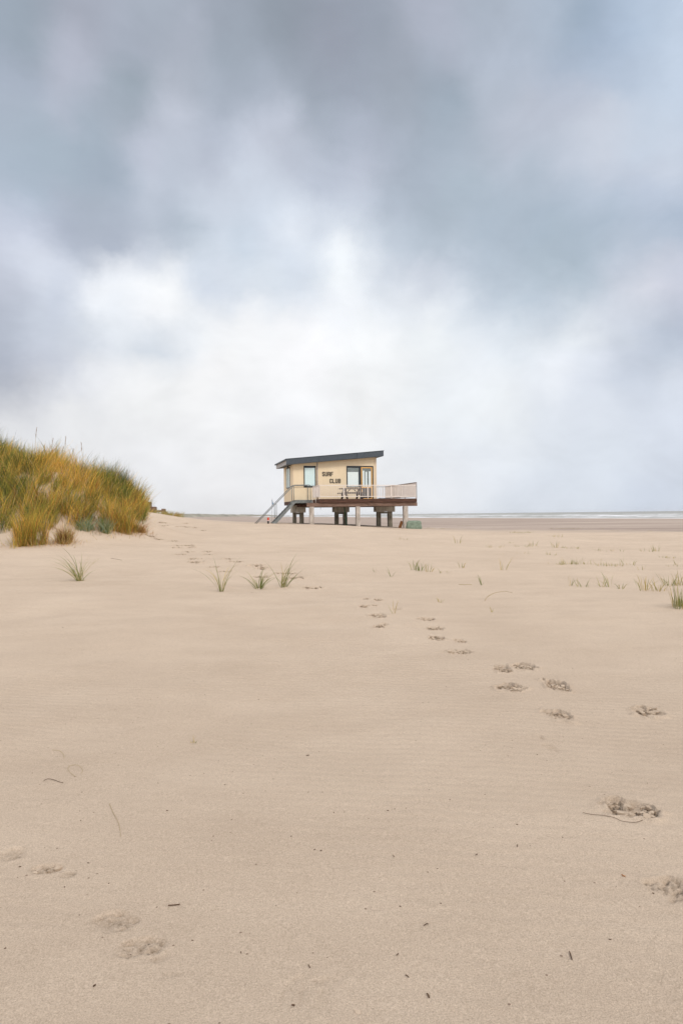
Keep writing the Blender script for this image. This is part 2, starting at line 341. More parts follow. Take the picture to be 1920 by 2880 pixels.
# ------------------------------------------------------------------ terrain
CY = [-6000,-500,0,100,183,350,590,960,1400,1900,2300,6000]
CX = [4000,520,200,135,91,37,2,-128,-165,-172,-3000,-6000]
def coast(y): return np.interp(y, CY, CX)
def ell(x, y, cx, cy, rx, ry, ang=0., p=2.):
    c, s = math.cos(ang), math.sin(ang); dx = x-cx; dy = y-cy
    u = (dx*c+dy*s)/rx; v = (-dx*s+dy*c)/ry
    return np.exp(-np.power(u*u+v*v, p/2))
def H0(x, y):
    x = np.asarray(x, float); y = np.asarray(y, float)
    g = .20+.78*sig(-(x-2.6)/3.2)+.12*sig(-(x+9.5)/2.)
    yr = 52-.45*np.clip(x-6, 0, 40)
    up = sst(6, 46, y)*.9+.1*sst(2, 12, y)
    yc = yr+1.2*vnoise(x*.2, x*0+3)
    down = 1-sst(0, 30, y-yc)
    plate = np.where(y < yc, g*up, g)
    z = plate*down-.5*(1-down)
    # beach slopes under the sea
    w = x-coast(y); z = np.where(w > -4, np.minimum(z, -.5-.02*(w+4)), z)
    z = np.maximum(z, -4)
    near = 1-sst(60, 140, y)
    z = z+near*(.10*fbm(x*.22+5, y*.22, 3)+.030*fbm(x*.55, y*.6, 3)*sst(3, 9, y)+.012*fbm(x*2.1, y*2.2, 3)*sst(2, 5, y))
    # left dune with its shoulders
    d1 = 4.95*ell(x, y, -20.2, 31.5, 6.2, 8.6, .1, 2.8)
    d2 = 2.25*ell(x, y, -14.1, 30.6, 4.2, 6.0, .62, 3.4)
    d3 = .95*ell(x, y, -15.6, 44.5, 5.2, 5.0, 0, 2.4)
    d4 = 1.3*ell(x, y, -22, 60, 9, 8, 0, 2.4)
    d6 = .55*ell(x, y, -12.4, 30.0, 3.5, 5.0, 0, 2.2); d5 = 1.35*ell(x, y, -10.35, 32.2, 1.2, 1.5, .3, 3.2)
    dd = (d1**4+d2**4+d5**4)**.25
    m = .25+ell(x, y, -17, 32, 9, 9)
    z = z+dd*(1+.16*fbm(x*.5, y*.5, 3))+d3+d4+d6+.30*ell(x, y, -12.3, 26.3, 4.2, 3.2, .1, 2.)
    for mx_, my_, mr_ in ((-5.75,14.95,.30),(-2.28,13.05,.22),(-1.62,13.3,.26),(-1.15,13.55,.26),(5.15,10.5,.25),(5.9,15.5,.5),(7.6,15.6,.6)): z = z+.045*np.exp(-((x-mx_)**2+((y-my_)*1.2)**2)/mr_**2)
    # low sweep of blown sand at the foot of the dune
    z = z+.16*ell(x, y, -9.3, 30.0, 2.6, 1.1, -.5)+.05*fbm(x*1.3, y*1.3, 2)*np.clip(dd, 0, 1)
    return z
def ground(px, py, far=4000):
    X, Z = ray(px, py); t = 1.; 
    ts = np.geomspace(1.5, far, 1400)
    d = EYE+Z*ts-H0(X*ts, ts); i = int(np.argmax(d < 0))
    if d[i] >= 0: i = len(ts)-1
    lo, hi = ts[max(i-1, 0)], ts[i]
    for _ in range(30):
        mid = (lo+hi)/2
        if EYE+Z*mid-float(H0(X*mid, mid)) < 0: hi = mid
        else: lo = mid
    return X*hi, hi, float(H0(X*hi, hi))

def axis(core0, core1, step, grow, end0, end1, s0=None):
    a = list(np.arange(core0, core1, step)); x = a[-1]; 
    while x < end1: x += max(step, abs(x-core1)*grow+step); a.append(x)
    b = []; x = core0
    while x > end0: x -= max(step, abs(x-core0)*grow+step); b.append(x)
    return np.array(b[::-1]+a)
xs = axis(-3.0, 4.2, .012, .0068, -40, 40)
xs = np.r_[-np.geomspace(6000, 42, 70), xs, np.geomspace(42, 6000, 70)]
ya = [2.2]
while ya[-1] < 62: ya.append(ya[-1]+max(.010, .0028*ya[-1]))
ya = np.r_[-np.geomspace(400, 1, 24), np.linspace(-.5, 2.1, 10), ya, np.geomspace(63, 6500, 230)]
GX, GY = np.meshgrid(xs, ya); GZ = H0(GX, GY)

# footprints: (px, py, width m, depth m, crumble, seed) read off the photograph, then set in the ground where they lie
def z6(x, y): return 950+x*.6186, 1600+y*.6186
def z4(x, y): return 400+x*.3189, 1380+y*.3189
def z7(x, y): return x*.6122, 2000+y*.6122
def z8(x, y): return 1000+x*.5867, 2100+y*.5867
FP = []
for x, y, pw, l, d in [(128,137,44,.22,.8),(185,142,44,.24,1.2),(115,171,50,.26,1.3),(170,166,30,.16,.6),(180,214,72,.26,1.2),(195,260,60,.30,1.3),(265,182,60,.22,.5),
    (400,228,80,.26,.7),(440,273,68,.24,1.1),(452,318,76,.26,1.3),(557,330,56,.26,.6),(555,380,140,.20,1.2),(750,460,86,.24,1.1),(845,448,112,.24,1.2),
    (785,545,135,.26,1.5),(995,533,104,.30,1.7),(1000,668,108,.24,1.4),(1410,655,140,.26,1.4),(925,768,34,.10,.4),(968,815,50,.14,.4)]:
    px, py = z6(x, y); FP.append((px, py, pw*.6186*ground(px, py)[1]/FPX, l, d))
for x, y, w, l, d in [(275,446,.42,.42,1),(335,487,.42,.35,1),(303,505,.40,.34,1),(425,485,.40,.34,.9),(435,500,.34,.3,.8),(405,541,.36,.34,.9),(340,564,.36,.28,.7),(568,540,.36,.34,1),
    (597,567,.38,.34,1),(465,604,.40,.34,1),(482,633,.40,.32,1),(770,604,.38,.32,1),(815,629,.34,.30,.9),(1018,662,.36,.3,1),(1058,688,.34,.3,1),(640,676,.30,.26,.5),(730,716,.32,.26,.8),
    (1365,772,.32,.3,1),(1270,732,.5,.26,.7),(1500,860,.4,.26,.8),(1040,762,.4,.24,.5),(60,400,.5,.3,.8),(150,430,.5,.3,.6),(400,292,.5,.6,1),(535,355,.4,.5,.8),(470,330,.4,.4,.7),(400,322,.6,.5,.8),(200,312,.5,.5,1),(330,318,.5,.5,.9),(180,283,.5,.5,.6)]:
    FP.append((*z4(x, y), w, l, d*2.0))
for x, y, w, l, d in [(50,665,.12,.10,.35),(205,728,.13,.07,.56),(318,755,.06,.04,.5),(540,975,.18,.10,.35),(650,1085,.16,.10,.48),(745,1135,.07,.04,.4),(770,1215,.04,.03,.5),(822,1217,.035,.02,.5),(1425,1285,.20,.13,.10)]:
    FP.append((*z7(x, y), w, l, d))
for x, y, w, l, d in [(1315,300,.24,.18,1.1),(1230,272,.08,.10,.9),(1405,305,.07,.12,.9),(1530,670,.22,.13,.5),(1555,735,.10,.05,.5),(60,1305,.12,.07,.6)]:
    FP.append((*z8(x, y), w, l, d))
FP.append((1050,1792,.3,.3,.0))
def voro(x, y, seed):
    """crust plates: returns edge distance and a per-plate random value"""
    xi = np.floor(x).astype(int); yi = np.floor(y).astype(int)
    f1 = np.full(x.shape, 9.); f2 = np.full(x.shape, 9.); idv = np.zeros(x.shape); idw = np.zeros(x.shape)
    for dx in (-1,0,1):
        for dy in (-1,0,1):
            cx = xi+dx; cy = yi+dy
            px_ = cx+.1+.8*_tab[(cx*7+seed) & 255, (cy*13+seed*3) & 255]; py_ = cy+.1+.8*_tab[(cx*11+5+seed) & 255, (cy*5+seed) & 255]
            r = _tab[(cx*3+seed*5) & 255, (cy*17+9) & 255]; q = _tab[(cx*19+seed) & 255, (cy*23+1) & 255]
            d = np.hypot(x-px_, y-py_)
            c = d < f1
            f2 = np.where(c, f1, np.minimum(f2, d)); idv = np.where(c, r, idv); idw = np.where(c, q, idw); f1 = np.where(c, d, f1)
    return f2-f1, idv, idw
DEP = np.zeros_like(GZ); TURN_SHADE = np.zeros_like(GZ)
for k, (px, py, w, l, dp) in enumerate(FP):
    if dp <= 0: continue
    x, y, z = ground(px, py)
    rx, ry = w/2*1.06, l/2*1.2
    i0, i1 = np.searchsorted(ya, (y-ry*2.2, y+ry*2.2)); j0, j1 = np.searchsorted(xs, (x-rx*2.2, x+rx*2.2))
    if i1-i0 < 2 or j1-j0 < 2: continue
    sx = GX[i0:i1, j0:j1]-x; sy = GY[i0:i1, j0:j1]-y
    ang = .25*math.sin(k*2.1); ca, sa = math.cos(ang), math.sin(ang)
    u = (sx*ca+sy*sa)/rx; v = (-sx*sa+sy*ca)/ry
    wob = 1+.55*fbm(sx*9/max(w, .2)*.33+k*3.7, sy*9/max(l, .2)*.33+k, 3)
    r = np.hypot(u, v)/wob
    mask = 1-sst(.72, 1.02, r)
    cs = max(.026, .085*w)+.0022*y
    e, idv, idw = voro((sx+.02*fbm(sx*30, sy*30+k, 2))/cs, (sy+.02*fbm(sx*30+9, sy*30, 2))/(cs*.8), k)
    crack = 1-sst(0., .20, e)
    tilt = ((idw-.5)*(sx/cs)+(idv-.5)*(sy/cs))*.0
    plates = (idv-.55)*.040+fbm(sx*22+k, sy*22, 3)*.012
    h = mask*(-.014+plates-.045*crack)
    TURN_SHADE[i0:i1, j0:j1] = np.maximum(TURN_SHADE[i0:i1, j0:j1], np.clip(mask*(.12+.75*crack+.4*(idv < .3))*min(1., .1+.55*dp)*(1+1.8*float(sst(14, 28, y))), 0, 1))  # moist turned sand; far prints darkened further as painted shade
    rim = np.exp(-((r-1.0)/.16)**2)*(.010+.012*fbm(sx*14, sy*14+k, 2))
    # far lip of the print is undercut and shaded
    lip = -.03*np.exp(-((r-.84)/.13)**2)*np.clip(v, 0, 1)
    sc = dp*(1+.025*y)*min(1, w/.3+.2)
    DEP[i0:i1, j0:j1] += (h+rim+lip)*sc
GZ = GZ+DEP
# broken crust lying in and round the prints
crng = random.Random(21)
def clods(k, x, y, w, l, dp):
    mb = MB(); n = int((9+20*min(dp, 1.4))*(.6 if y < 5 else 1)); far = 1+.028*y
    for i in range(n):
        a = crng.uniform(0, 6.283); rr = crng.uniform(.15, 1.02)
        cx = x+math.cos(a)*rr*w*.5; cy = y+math.sin(a)*rr*l*.55
        s = crng.uniform(.007, .024)*min(1, w/.22)*far; th = crng.uniform(.003, .007)*far
        z = float(H0(cx, cy))-.010+crng.uniform(-.014, .012)*min(dp, 1.3)*far
        m = crng.choice((4, 5, 5, 6)); t0 = crng.uniform(0, 6.28)
        tx, ty = crng.gauss(0, .20), crng.gauss(0, .20)+.10
        ring = []
        for j in range(m):
            t = t0+j*6.283/m+crng.uniform(-.25, .25); q = s*crng.uniform(.7, 1.15); ring.append((math.cos(t)*q*1.25, math.sin(t)*q))
        top = [(cx+u, cy+v, z+u*tx+v*ty+th) for u, v in ring]; bot = [(cx+u*.9, cy+v*.9, z+u*tx+v*ty-th*1.4) for u, v in ring]
        mb.add(top+bot, [tuple(range(m)), tuple(range(2*m-1, m-1, -1))]+[(j, (j+1) % m, m+(j+1) % m, m+j) for j in range(m)])
    return mb
allc = MB()
for k, (px, py, w, l, dp) in enumerate(FP):
    if dp < .55: continue
    x, y, z = ground(px, py); c_ = clods(k, x, y, w, l, dp); allc.add(c_.v, c_.f)
tag(allc.build('sand_crust', M['moist'], bevel=.0), 'broken slabs of sand crust lying in the footprints', 'sand crust', kind='stuff')
# damp firm flat beyond the blown sand
yr = 50-.50*np.clip(GX-5, 0, 36)+2.5*fbm(GX*.12, GY*.12, 3)
damp = sst(-2, 7, GY-yr+7*fbm(GX*.05, GY*.25+3, 4))*(1-.9*np.clip(ell(GX, GY, -15.6, 50, 6, 12)+ell(GX, GY, -22, 60, 11, 10), 0, 1))
nx, ny = len(xs), len(ya)
idx = np.arange(nx*ny).reshape(ny, nx)
F4 = np.stack([idx[:-1,:-1], idx[:-1,1:], idx[1:,1:], idx[1:,:-1]], -1).reshape(-1, 4)
tag(mesh_np('ground', np.stack([GX, GY, GZ], -1).reshape(-1, 3), F4, M['sand'], {'damp': damp, 'turned_shade': TURN_SHADE}), kind='structure')

# ------------------------------------------------------------------ sea
sy_ = np.r_[-np.geomspace(1000, 10, 20), np.linspace(0, 150, 40), np.arange(152, 460, 1.6), np.geomspace(460, 6400, 260)]
sw = np.r_[np.linspace(-10, 60, 60), np.geomspace(62, 9000, 120)]
SW, SY = np.meshgrid(sw, sy_); SX = SW+coast(SY); SX = np.minimum(SX, 6400+SX*0)
warp = 9*fbm(SX*.012, SY*.012, 3)
ds = SW*.85+warp*.8
sw_h = np.zeros_like(ds); foam = np.zeros_like(ds)
for c, wd, hh, fo in ((6,3,.10,.75),(17,3.4,.28,.62),(33,4,.42,.72),(52,5,.50,.60),(78,6,.5,.50),(110,7,.5,.46),(160,9,.5,.36)):
    q = np.exp(-((ds-c)/wd)**2); br = np.clip(.5+1.6*fbm(SX*.02+c, SY*.02, 3), 0, 1)
    sw_h += hh*q*(.5+.5*br); foam = np.maximum(foam, q*fo*(.75+.6*br))
foam = np.maximum(foam, .66*(1-sst(2, 9, ds)))
foam = np.maximum(foam, .24*sst(20,60,ds)*(1-sst(300, 900, ds))+.10)
idx = np.arange(SX.size).reshape(SX.shape)
F4 = np.stack([idx[:-1,:-1], idx[:-1,1:], idx[1:,1:], idx[1:,:-1]], -1).reshape(-1, 4)
tag(mesh_np('sea', np.stack([SX, SY, -.56+sw_h+.05*fbm(SX*.2, SY*.2, 3)], -1).reshape(-1, 3), F4, M['sea'], {'foam': foam}), kind='structure')

# far dunes on the horizon, left
rl = [(-1200,700,9),(-620,900,9),(-420,1080,8.5),(-345,1220,7.6),(-322,1330,7.0),(-308,1440,6.6),(-285,1560,5.6),(-262,1680,4.9),(-232,1780,4.3),(-205,1850,3.4),(-180,1900,1.2),(-172,1930,-.6)]
P = np.array(rl); t = np.linspace(0, len(rl)-1, 420); ti = np.arange(len(rl))
lx, ly, lh = (np.interp(t, ti, P[:, k]) for k in range(3))
cr = np.linspace(-1, 1, 17); RX = lx[:, None]+cr[None]*26*.9; RY = ly[:, None]+cr[None]*26*.5
RZ = -.7+(lh[:, None]+1.3*fbm(t[:, None]*9+cr*0, cr[None]*2+5, 4)+.8*fbm(RX*.08, RY*.08, 3))*np.clip(1-cr[None]**2, 0, 1)**.8
idx = np.arange(RX.size).reshape(RX.shape); F4 = np.stack([idx[:-1,:-1], idx[:-1,1:], idx[1:,1:], idx[1:,:-1]], -1).reshape(-1, 4)
tag(mesh_np('hills', np.stack([RX, RY, RZ], -1).reshape(-1, 3), F4, M['fardune']), kind='structure')

# ------------------------------------------------------------------ the hut (local axes: x along its front, y to the back, z world height)
hut = empty('beach_hut', (-1.46, 46, 0), math.radians(14))
tag(hut, 'cream surf club cabin on stilts with slate lean-to roof, railed deck and steel stairs', 'beach hut')
def P_(mb, name, mat, parent=hut, **k): return mb.build(name, M[mat], parent, **k)
FV = 3.2; BV = 7.3; UL = -1.24; UR = 4.97
def zr(u): return 5.07+(u+1.8)*.0935          # underside of roof
def holed(name, horiz, a0, a1, t0, t1, z0, ztop, holes, mat):
    """wall panel running along one axis with rectangular openings"""
    cuts = sorted({a0, a1, *[h for q in holes for h in q[:2]]}); mb = MB()
    def cell(p, q, za, zb0, zb1):
        c = [(p,t0,za),(q,t0,za),(q,t1,za),(p,t1,za),(p,t0,zb0),(q,t0,zb1),(q,t1,zb1),(p,t1,zb0)]
        if not horiz: c = [(y,x,z) for x,y,z in c]
        mb.hexa(c)
    for p, q in zip(cuts[:-1], cuts[1:]):
        h = [k for k in holes if k[0] <= p+1e-6 and k[1] >= q-1e-6]; lo = z0
        for (_, _, ha, hb) in sorted(h, key=lambda k: k[2]):
            if ha > lo+1e-4: cell(p, q, lo, ha, ha)
            lo = hb
        cell(p, q, lo, ztop(p), ztop(q))
    return P_(mb, name, mat)
holed('front_wall', True, UL, UR-.13, FV, FV+.12, 2.50, zr, [(-.46,.43,3.47,5.03),(2.71,3.74,3.47,5.05),(3.74,4.75,2.58,5.05)], 'wall')
holed('left_wall', False, FV+.12, BV, UL, UL+.12, 2.50, lambda v: zr(UL)-.002, [(4.4,6.0,3.49,5.02)], 'wall')
holed('right_wall', False, FV+.122, BV, UR-.12, UR-.002, 2.50, lambda v: zr(UR)-.01, [], 'wall')
holed('back_wall', True, UL+.12, UR-.12, BV-.12, BV-.002, 2.50, lambda u: zr(u)-.002, [], 'wall')
P_(MB().box(UR-.13, UR+.02, FV-.018, FV+.12, 2.50, zr(UR-.13)-.006), 'corner_trim', 'trim')
P_(MB().box(UL-.012, UL+.05, FV-.012, FV-.001, 2.52, zr(UL)-.01), 'corner_trim', 'trim')
P_(MB().box(UL+.12, UR-.122, FV+.12, BV-.12, 2.47, 2.52), 'floor', 'grey_in')
P_(MB().box(.985, 1.0, FV-.004, FV-.001, 2.52, zr(1)-.01), 'panel_joint', 'trim')
# base beam below the walls
P_(MB().box(UL+.01, UL+.16, FV+.03, BV-.01, 2.24, 2.496), 'base_beam', 'brown')
P_(MB().box(UL+.17, UR, BV-.16, BV-.01, 2.24, 2.496), 'base_beam', 'brown')
# roof: a sloping slab, slate fascia on the front, paler one on the low side
rf0, rf1, ru0, ru1 = FV-.5, BV+.15, -1.80, 5.40
def slab(u0, u1, v0, v1, dz0, dz1):
    return [(u0,v0,zr(u0)+dz0),(u1,v0,zr(u1)+dz0),(u1,v1,zr(u1)+dz0),(u0,v1,zr(u0)+dz0),(u0,v0,zr(u0)+dz1),(u1,v0,zr(u1)+dz1),(u1,v1,zr(u1)+dz1),(u0,v1,zr(u0)+dz1)]
roof = P_(MB().hexa(slab(ru0+.03, ru1-.03, rf0+.04, rf1-.03, .0, .33)), 'roof', 'roof_top')
for a, b in ((ru0+.003, .54), (.56, 3.36), (3.375, 3.93), (3.945, ru1)):
    pr = .022 if a == 3.375 else 0.
    P_(MB().hexa(slab(a, b, rf0-pr, rf0+.04, -.02 if pr else .0, .385)), 'fascia', 'fascia', roof)
P_(MB().hexa(slab(ru0, ru0+.035, rf0+.045, rf1, .0, .385)), 'fascia', 'fascia_pale', roof)['label'] = 'pale grey board along the low side'
P_(MB().hexa(slab(ru1-.035, ru1, rf0+.045, rf1, .0, .385)), 'fascia', 'fascia', roof)
P_(MB().hexa(slab(ru0-.03, ru1+.03, rf0-.03, rf1+.03, .387, .42)), 'roof_edge_trim', 'fascia', roof)
P_(MB().box(ru0-.11, ru0-.002, rf0+.05, rf1+.12, 5.36, 5.44), 'gutter', 'gutter', roof)
P_(MB().tube([(.53,FV-.055,zr(.53)+.01),(.53,FV-.055,2.6)], .032), 'downpipe', 'pipe', smooth=True)
for z in (3.9, 4.8): P_(MB().box(.48,.58,FV-.09,FV-.003,z,z+.03), 'pipe_bracket', 'pipe')
# windows and door
def frame_mb(u0, u1, z0, z1, w, v0, v1, horiz=True, bot=True):
    mb = MB()
    def bx(a, b, c, d):
        if horiz: mb.box(a, b, v0, v1, c, d)
        else: mb.box(v0, v1, a, b, c, d)
    bx(u0, u0+w, z0, z1); bx(u1-w, u1, z0, z1); bx(u0+w, u1-w, z1-w, z1)
    if bot: bx(u0+w, u1-w, z0, z0+w)
    return mb
w1 = P_(frame_mb(-.46,.43,3.47,5.03,.07,FV-.03,FV+.08), 'window', 'frame', bevel=.006)
P_(MB().box(-.39,.36,FV-.012,FV+.06,4.885,4.959), 'head_bar', 'frame', w1)
P_(MB().box(-.389,.359,FV-.012,FV-.006,3.541,4.884), 'pane', 'glass', w1)
P_(MB().box(-.385,.355,FV+.0,FV+.005,3.60,4.884), 'blind', 'blind', w1)
w2 = P_(frame_mb(2.71,3.72,3.47,5.05,.07,FV-.03,FV+.08), 'window', 'frame', bevel=.006)
P_(MB().box(2.78,3.65,FV-.012,FV+.06,4.90,4.979), 'head_bar', 'frame', w2)
P_(MB().box(2.781,3.649,FV-.012,FV-.006,3.541,4.899), 'pane', 'glass', w2)
P_(MB().box(2.785,3.64,FV-.004,FV+.0,4.60,4.898), 'rolled_blind', 'grey_in', w2)
P_(MB().box(3.60,3.645,FV-.004,FV+.001,3.55,4.599), 'blind_guide', 'grey_in', w2)
P_(MB().box(2.785,3.598,FV+.002,FV+.007,3.545,4.60), 'curtain', 'curtain', w2)
df = P_(frame_mb(3.722,4.75,2.58,5.05,.085,FV-.028,FV+.08,bot=False), 'door_frame', 'frame', bevel=.006)
dr = P_(frame_mb(3.81,4.662,2.60,4.96,.085,FV-.02,FV+.05), 'door', 'orange', bevel=.006)
P_(MB().box(3.896,4.576,FV-.018,FV+.048,3.43,3.52), 'mid_rail', 'orange', dr)
P_(MB().box(3.896,4.576,FV+.0,FV+.04,2.686,3.429), 'lower_panel', 'frame', dr)
P_(MB().box(3.896,4.576,FV-.012,FV-.006,3.521,4.874), 'pane', 'glass', dr)
P_(MB().box(3.896,4.576,FV+.012,FV+.016,3.521,4.874), 'back_panel', 'grey_in', dr)
for a, b, c in ((3.93,4.06,4.70), (4.14,4.27,4.62), (4.40,4.555,4.66)):
    P_(MB().box(a, b, FV+.0, FV+.006, 3.53, c), 'curtain', 'curtain', dr)
P_(MB().tube([(3.85,FV-.02,3.62),(3.85,FV-.07,3.62),(3.97,FV-.07,3.60)], .012), 'handle', 'white', dr)
w3 = P_(frame_mb(4.4,6.0,3.49,5.02,.06,UL-.03,UL+.08,horiz=False), 'window', 'frame', bevel=.005)
P_(MB().box(UL-.025,UL+.06,5.13,5.25,3.551,4.959), 'mullion', 'greenpaint', w3)
for a, b in ((4.461,5.129),(5.251,5.939)):
    P_(MB().box(UL-.014,UL-.008,a,b,3.551,4.959), 'pane', 'glass', w3)
    P_(MB().box(UL+.0,UL+.006,a,b,3.551,4.959), 'curtain', 'curtain', w3)
P_(MB().box(UL-.09,UL-.032,5.10,5.28,3.47,3.50), 'sill', 'frame', w3)
lamp = P_(MB().tube([(UL,4.05,5.06),(UL-.14,4.05,5.08),(UL-.2,4.0,5.02)], .025), 'wall_lamp', 'frame')
P_(MB().tube([(UL-.2,4.0,5.05),(UL-.24,3.96,4.93)], .05, 10, .10), 'lamp_shade', 'frame', lamp)
# lettering
GLY = {'S': [[(1,.80),(1,.9),(.8,1),(.2,1),(0,.9),(0,.66),(.14,.56),(.86,.44),(1,.34),(1,.1),(.8,0),(.2,0),(0,.1),(0,.22)]],
       'U': [[(0,1),(0,.12),(.2,0),(.8,0),(1,.12),(1,1)]], 'R': [[(0,0),(0,1),(.75,1),(1,.9),(1,.6),(.78,.5),(0,.5)],[(.6,.5),(1,.38),(1,0)]],
       'F': [[(0,0),(0,1),(1,1)],[(0,.52),(.85,.52)]], 'C': [[(1,.74),(1,.9),(.8,1),(.2,1),(0,.9),(0,.1),(.2,0),(.8,0),(1,.1),(1,.26)]],
       'L': [[(0,1),(0,0),(1,0)]], 'B': [[(0,0),(0,1),(.75,1),(1,.9),(1,.62),(.8,.52),(0,.52)],[(.8,.52),(1,.42),(1,.1),(.75,0),(0,0)]]}
def word(txt, u0, u1, z0, z1):
    gap = .036; wd = (u1-u0-gap*(len(txt)-1))/len(txt); t = .052; root = None
    for i, ch in enumerate(txt):
        mb = MB(); a0 = u0+i*(wd+gap)+t/2; aw = wd-t; b0 = z0+t/2; bh = z1-z0-t
        for pl in GLY[ch]:
            q = [(a0+x*aw, b0+y*bh) for x, y in pl]; L_, R_ = [], []
            for j, (x, y) in enumerate(q):
                d1 = Vector(q[j])-Vector(q[j-1]) if j else Vector(q[1])-Vector(q[0]); d2 = Vector(q[j+1])-Vector(q[j]) if j < len(q)-1 else d1
                d1.normalize(); d2.normalize(); m = (d1+d2).normalized(); k = t/2/max(m.dot(d1), .5); nrm = Vector((-m.y, m.x))*k; e = Vector((0,0))
                if j == 0: e = -d1*t/2
                if j == len(q)-1: e = d1*t/2
                p = Vector((x, y))+e; L_.append(p+nrm); R_.append(p-nrm)
            n = len(q); vs = []
            for yy in (FV-.022, FV-.002): vs += [(p.x, yy, p.y) for p in L_]+[(p.x, yy, p.y) for p in R_]
            fs = []
            for j in range(n-1):
                fs += [(j,j+1,n+j+1,n+j),(2*n+j,3*n+j,3*n+j+1,2*n+j+1),(j,2*n+j,2*n+j+1,j+1),(n+j,n+j+1,3*n+j+1,3*n+j)]
            fs += [(0,n,3*n,2*n),(n-1,3*n-1,4*n-1,2*n-1)]
            mb.add(vs, fs)
        P_(mb, 'letter', 'black')['label'] = 'black letter %s on the front wall' % ch
word('SURF', .90, 1.71, 4.28, 4.60); word('CLUB', 1.45, 2.26, 3.78, 4.10)

# deck
DW = 6.93
mb = MB()
nb_ = 52
for i in range(nb_):
    v0 = .06+i*(BV+.1-.06)/nb_; mb.box(.06 if v0 < FV else UR+.03, DW-.06, v0, v0+(BV+.04)/nb_-.012, 2.525, 2.56+.002*math.sin(i*3.1))
P_(mb, 'deck_boards', 'brown')
rim = P_(MB().box(-.02, DW, 0, .055, 2.30, 2.565), 'edge_beam', 'brown', bevel=.006)
for i in range(20): P_(MB().tube([(.25+i*.345,-.001,2.43+.04*(-1)**i),(.25+i*.345,-.012,2.43+.04*(-1)**i)], .017, 6), 'bolt', 'black', rim)
P_(MB().box(-.02,.035,.057,2.2,2.32,2.56), 'edge_beam', 'brown', bevel=.006)
P_(MB().box(DW-.055,DW,.057,BV+.1,2.30,2.56), 'edge_beam', 'brown', bevel=.006)
P_(MB().box(-.85,3.4,.09,.31,2.04,2.296), 'lower_beam', 'brown2', bevel=.008)
P_(MB().box(3.405,7.0,.085,.305,2.045,2.296), 'lower_beam', 'brown2', bevel=.008)
for v in (3.05, 4.6, 6.6): P_(MB().box(-1.0,6.85,v,v+.2,2.06,2.235), 'cross_beam', 'brown')
for i in range(11): P_(MB().box(.3+i*.62,.36+i*.62,.32,BV-.2,2.30,2.46), 'joist', 'brown')
# piles
def pile(u0, u1, v0, v1, z1, mat):
    mb = MB(); n = 9
    for k in range(n+1):
        z = -.6+(z1+.6)*k/n; j = lambda: random.uniform(-.009,.009)
        mb.v += [(u0+j(),v0+j(),z),(u1+j(),v0+j(),z),(u1+j(),v1+j(),z),(u0+j(),v1+j(),z)]
    for k in range(n):
        for i in range(4): mb.f.append((k*4+i, k*4+(i+1) % 4, k*4+4+(i+1) % 4, k*4+4+i))
    mb.f += [(3,2,1,0), tuple(n*4+i for i in range(4))]
    return P_(mb, 'pile', mat, bevel=.012)
for u0, u1 in ((-.66,-.38),(2.57,2.85),(6.0,6.31)): pile(u0, u1, .08, .36, 2.038, 'pile_pale')
for c0, c1, ps in ((-1.24,-.20,((-1.12,-.87),(-.61,-.33))), (1.91,3.08,((2.02,2.30),(2.66,2.95))), (5.12,6.62,((5.26,5.55),(6.13,6.45)))):
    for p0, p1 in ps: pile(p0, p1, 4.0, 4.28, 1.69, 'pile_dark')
    n = 7; cu = c0
    while cu < c1-.05:
        wd = random.uniform(.13,.24); e = min(cu+wd, c1)
        P_(MB().box(cu+.004, e-.004, 3.85+random.uniform(0,.03), 4.5, 1.67+random.uniform(-.01,.012), 2.238), 'cap_board', 'cap', bevel=.006); cu = e
    P_(MB().box(ps[0][1]-.02, ps[1][0]-.005, 4.02, 4.22, 1.53, 1.66), 'tie_beam', 'pile_dark')
# railings
def bars(parent, pts, z0, z1, w=.022, d=.035, mat='white', rz=0):
    for (u, v) in pts: P_(MB().box(u-w/2, u+w/2, v-d/2, v+d/2, z0, z1), 'baluster', mat, parent)
rl_f = P_(MB().bar((-.01,.03,3.49),(DW-.03,.03,3.49),.05,.045), 'railing', 'white'); rl_f['label'] = 'white front railing'
P_(MB().bar((-.01,.03,2.72),(DW-.03,.03,2.72),.04,.04), 'bottom_rail', 'white', rl_f)
bars(rl_f, [(.035+i*.132,.03) for i in range(52)], 2.741, 3.466)
for u in (.02,1.7,3.4,5.1,6.87): P_(MB().box(u-.022,u+.022,.056,.098,2.562,3.466), 'post', 'white', rl_f)
rl_l = P_(MB().bar((.0,.056,3.49),(.0,2.18,3.49),.05,.045), 'railing', 'white'); rl_l['label'] = 'short white side railing by the stairs'
P_(MB().bar((.0,.056,2.72),(.0,2.18,2.72),.04,.04), 'bottom_rail', 'white', rl_l)
bars(rl_l, [(.0,.13+i*.132) for i in range(16)], 2.741, 3.466, .03, .05)
for v in (1.1, 2.16): P_(MB().box(-.062,-.022,v-.02,v+.02,2.33,3.466), 'post', 'white', rl_l)
rl_r = P_(MB().bar((DW-.03,.056,3.68),(DW-.03,BV-.03,3.68),.07,.04), 'railing', 'brown2'); rl_r['label'] = 'taller right side railing with brown timber top'
P_(MB().bar((DW-.03,.09,2.70),(DW-.03,BV-.03,2.70),.04,.04), 'bottom_rail', 'white', rl_r)
bars(rl_r, [(DW-.03,.16+i*.124) for i in range(57)], 2.721, 3.659, .028, .055)
for v in (.075,2.5,4.9,7.25): P_(MB().box(DW-.002,DW+.035,v-.02,v+.03,2.35,3.70), 'post', 'brown2', rl_r)
rl_b = P_(MB().bar((UR+.03,BV,3.68),(DW-.07,BV,3.68),.05,.04), 'railing', 'frame'); rl_b['label'] = 'rear railing with dark top'
